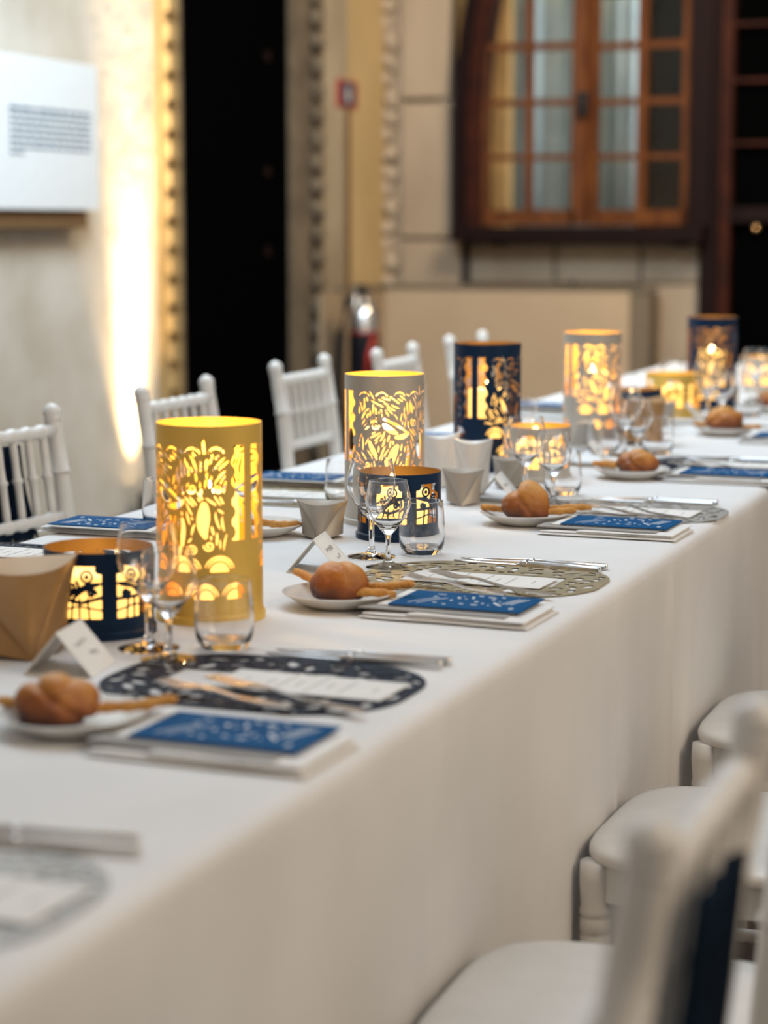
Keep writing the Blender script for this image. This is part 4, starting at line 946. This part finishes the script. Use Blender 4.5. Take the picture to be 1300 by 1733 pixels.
for i, s in enumerate(S):
    if not s: continue
    who = s['who']; placemat(T(*s['mat']), 0.0, s['m'], s['col'], who); menu(T(*s['menu'], TZ + 0.003), -0.03, who)
    cp = T(*s['card'], TZ + 0.016); bookset(cp, -0.02, who, i)
    a, b = s['k']; cutlery(ME_knife, 'knife', a, b, 0.119, 'farther steel knife of the pair ' + who, GK)
    a2 = (a[0] - 12, a[1] + (7 if i < 3 else 4)); b2 = (b[0] - 4, b[1] + (6 if i < 3 else 3)); 
    a, b = T(*s['k'][0]), T(*s['k'][1])
    o = cutlery(ME_knife, 'knife', s['k'][0], s['k'][1], 0.119, 'nearer steel knife of the pair ' + who, GK); o.location.y -= 0.022; o.location.x -= 0.004
    o = cutlery(ME_fork, 'fork', *s['f'], 0.101, 'steel fork lying over the placemat ' + who, GFo, 0.0035)
    cutlery(ME_fork, 'fork', *s['f2'], 0.101, 'fork tucked under the blue card ' + who, GFo, 0.0035)
# the covers cut by the frame at the near left and far right
placemat(T(-215, 1505), 0.0, M_matsilver, 'pale silver blurred', 'in the near left corner'); menu(T(-95, 1512), -0.05, 'in the near left corner')
cutlery(ME_knife, 'knife', (-150, 1405), (212, 1427), 0.119, 'blurred steel knife at the left edge, farther of the two', GK)
cutlery(ME_knife, 'knife', (-152, 1424), (214, 1449), 0.119, 'blurred steel knife at the left edge, nearer of the two', GK)
bookset(T(1345, 737, TZ + 0.016), -0.02, 'at the far right edge of the photo', 0)
cutlery(ME_fork, 'fork', (1278, 727), (1390, 733), 0.101, 'steel fork at the far right edge', GFo, 0.0)
tent(118, 1132, 1.75, 'behind the nearest roll', 0); tent(541, 963, 1.75, 'behind the round golden roll', 1); tent(843, 848, 1.72, 'left of the tall peaked roll', 2)
tent(1000, 787, 1.7, 'left of the fourth roll', 0); tent(1163, 716, 1.7, 'beside the low gold lantern', 1)
# far side covers
PI = math.pi
bookset(T(188, 884, TZ + 0.016), PI, 'on the far side, left of the tall gold lantern', 0)
bookset(T(505, 806, TZ + 0.016), PI, 'on the far side above the taupe box', 1)
bookset(T(745, 737, TZ + 0.016), PI, 'on the far side, left of the tall navy lantern', 0)
bookset(T(925, 684, TZ + 0.016), PI, 'on the far side behind the low silver lantern', 1)
placemat(T(5, 945), PI, M_matnavy, 'navy', 'on the far side at the left edge'); menu(T(40, 940), PI, 'on the far side at the left edge')
placemat(T(505, 842), PI, M_matgold, 'antique gold', 'on the far side by the taupe box'); menu(T(495, 840), PI, 'on the far side by the taupe box')
placemat(T(920, 704), PI, M_matsilver, 'silver', 'on the far side behind the low silver lantern')
cutlery(ME_knife, 'knife', (560, 858), (440, 853), 0.119, 'steel knife on the far side behind the taupe box', GK)

# gift boxes: square top turned against the square foot, sides meeting in curved folds
def gift_mesh(w_, h, bb=0.84, k_=0.95, name='folded_box'):
    # two-cornered lens lid, the same lens turned a quarter as the foot; cone-like sides meet in curved folds
    a = w_ / 2; b = a * bb; n = 20; m = 8; mb = MB()
    def top(t):                       # 0..2pi, corners at 0 and pi
        x = math.cos(t); x = math.copysign(abs(x) ** 0.82, x); y = math.copysign((1 - x * x), math.sin(t)) * b
        return Vector((a * x, y, h - h * 0.09 * (1 - x * x)))
    def bot(t):
        y = math.sin(t); y = math.copysign(abs(y) ** 0.82, y); x = math.copysign((1 - y * y), math.cos(t)) * b
        return Vector((x, y * a, h * 0.10 * (1 - y * y))) .lerp(Vector((0, 0, 0)), 0) * 1.0
    def bots(t): v = bot(t); return Vector((v.x * k_, v.y * k_, v.z))
    def fan(apex, f, t0, t1):
        vs = []; fs = []
        for i in range(n + 1):
            q = f(t0 + (t1 - t0) * i / n)
            for j in range(m + 1):
                u = j / m; p = apex.lerp(q, u); k = 1 - 0.10 * math.sin(math.pi * u) * (1 - 0.35 * math.sin(math.pi * i / n)); vs.append((p.x * k, p.y * k, p.z))
        for i in range(n):
            for j in range(m): fs.append((i * (m + 1) + j, (i + 1) * (m + 1) + j, (i + 1) * (m + 1) + j + 1, i * (m + 1) + j + 1))
        mb.add(vs, fs, 0, True)
    H = math.pi / 2
    fan(top(0), bots, -H, H); fan(top(math.pi), bots, H, 3 * H)
    fan(bots(H), top, 0, math.pi); fan(bots(3 * H), top, math.pi, 2 * math.pi)
    for f, sg in ((top, 1), (bots, -1)):
        vs = []; fs = []; N = 40
        for i in range(N):
            q = f(2 * math.pi * i / N); c = Vector((0, 0, h - h * 0.16 if sg > 0 else h * 0.12))
            for u in (1, 0.66, 0.33): p = c.lerp(q, u); vs.append((p.x, p.y, c.z + (q.z - c.z) * u ** 1.5))
        vs.append(tuple(c)); L_ = len(vs) - 1
        for i in range(N):
            j = (i + 1) % N
            for k in range(2): fs.append((i * 3 + k, j * 3 + k, j * 3 + k + 1, i * 3 + k + 1))
            fs.append((i * 3 + 2, j * 3 + 2, L_))
        mb.add(vs, fs, 0, True)
    me = mb.mesh(name, [M_boxtaupe], None, recalc=False)
    bm = bmesh.new(); bm.from_mesh(me); bmesh.ops.remove_doubles(bm, verts=bm.verts, dist=0.0002); bmesh.ops.recalc_face_normals(bm, faces=bm.faces); bm.to_mesh(me); bm.free()
    me.set_sharp_from_angle(angle=math.radians(24)); return me
def gift(px, py, w_, h, m, rot, label, flip=False, bb=0.84):
    p = T(px, py) + Vector((0, 0, 0.0008)); o = link('gift_box', gift_mesh(w_, h, bb), None, p, (PI if flip else 0, 0, rot))
    if flip: o.location.z += h
    setmat(o, 0, m); return tag(o, label, 'box', 'curved folded gift boxes')
R0 = YAW
gift(24, 1100, 0.165, 0.112, M_boxgold, R0 + 0.45, 'large bronze folded gift box at the left edge of the table')
gift(546, 909, 0.086, 0.062, M_boxtaupe, R0 - 0.15, 'small taupe gift box left of the low navy and tall silver lanterns')
gift(744, 822, 0.082, 0.105, M_boxwhite, R0 + 0.1, 'tall pearly white gift box half hidden behind the tall silver lantern')
gift(800, 836, 0.078, 0.108, M_boxwhite, R0 - 0.1, 'tall pearly white gift box in front of the tall navy lantern')
gift(784, 853, 0.079, 0.066, M_boxtaupe, R0 - 0.15, 'taupe gift box in front of the two white boxes')
gift(862, 826, 0.072, 0.062, M_boxtaupe, R0 - 0.35, 'taupe gift box right of the white boxes, behind a wine glass')
gift(990, 759, 0.085, 0.062, M_boxtaupe, R0 + 1.45, 'grey pyramid-like gift box below the far tall silver lantern', bb=0.5)
gift(1088, 752, 0.130, 0.110, M_boxgold, R0 + 0.6, 'bronze gift box farther along behind two wine glasses')
gift(1122, 722, 0.070, 0.066, M_boxtaupe, R0, 'grey gift box beside the low gold lantern')
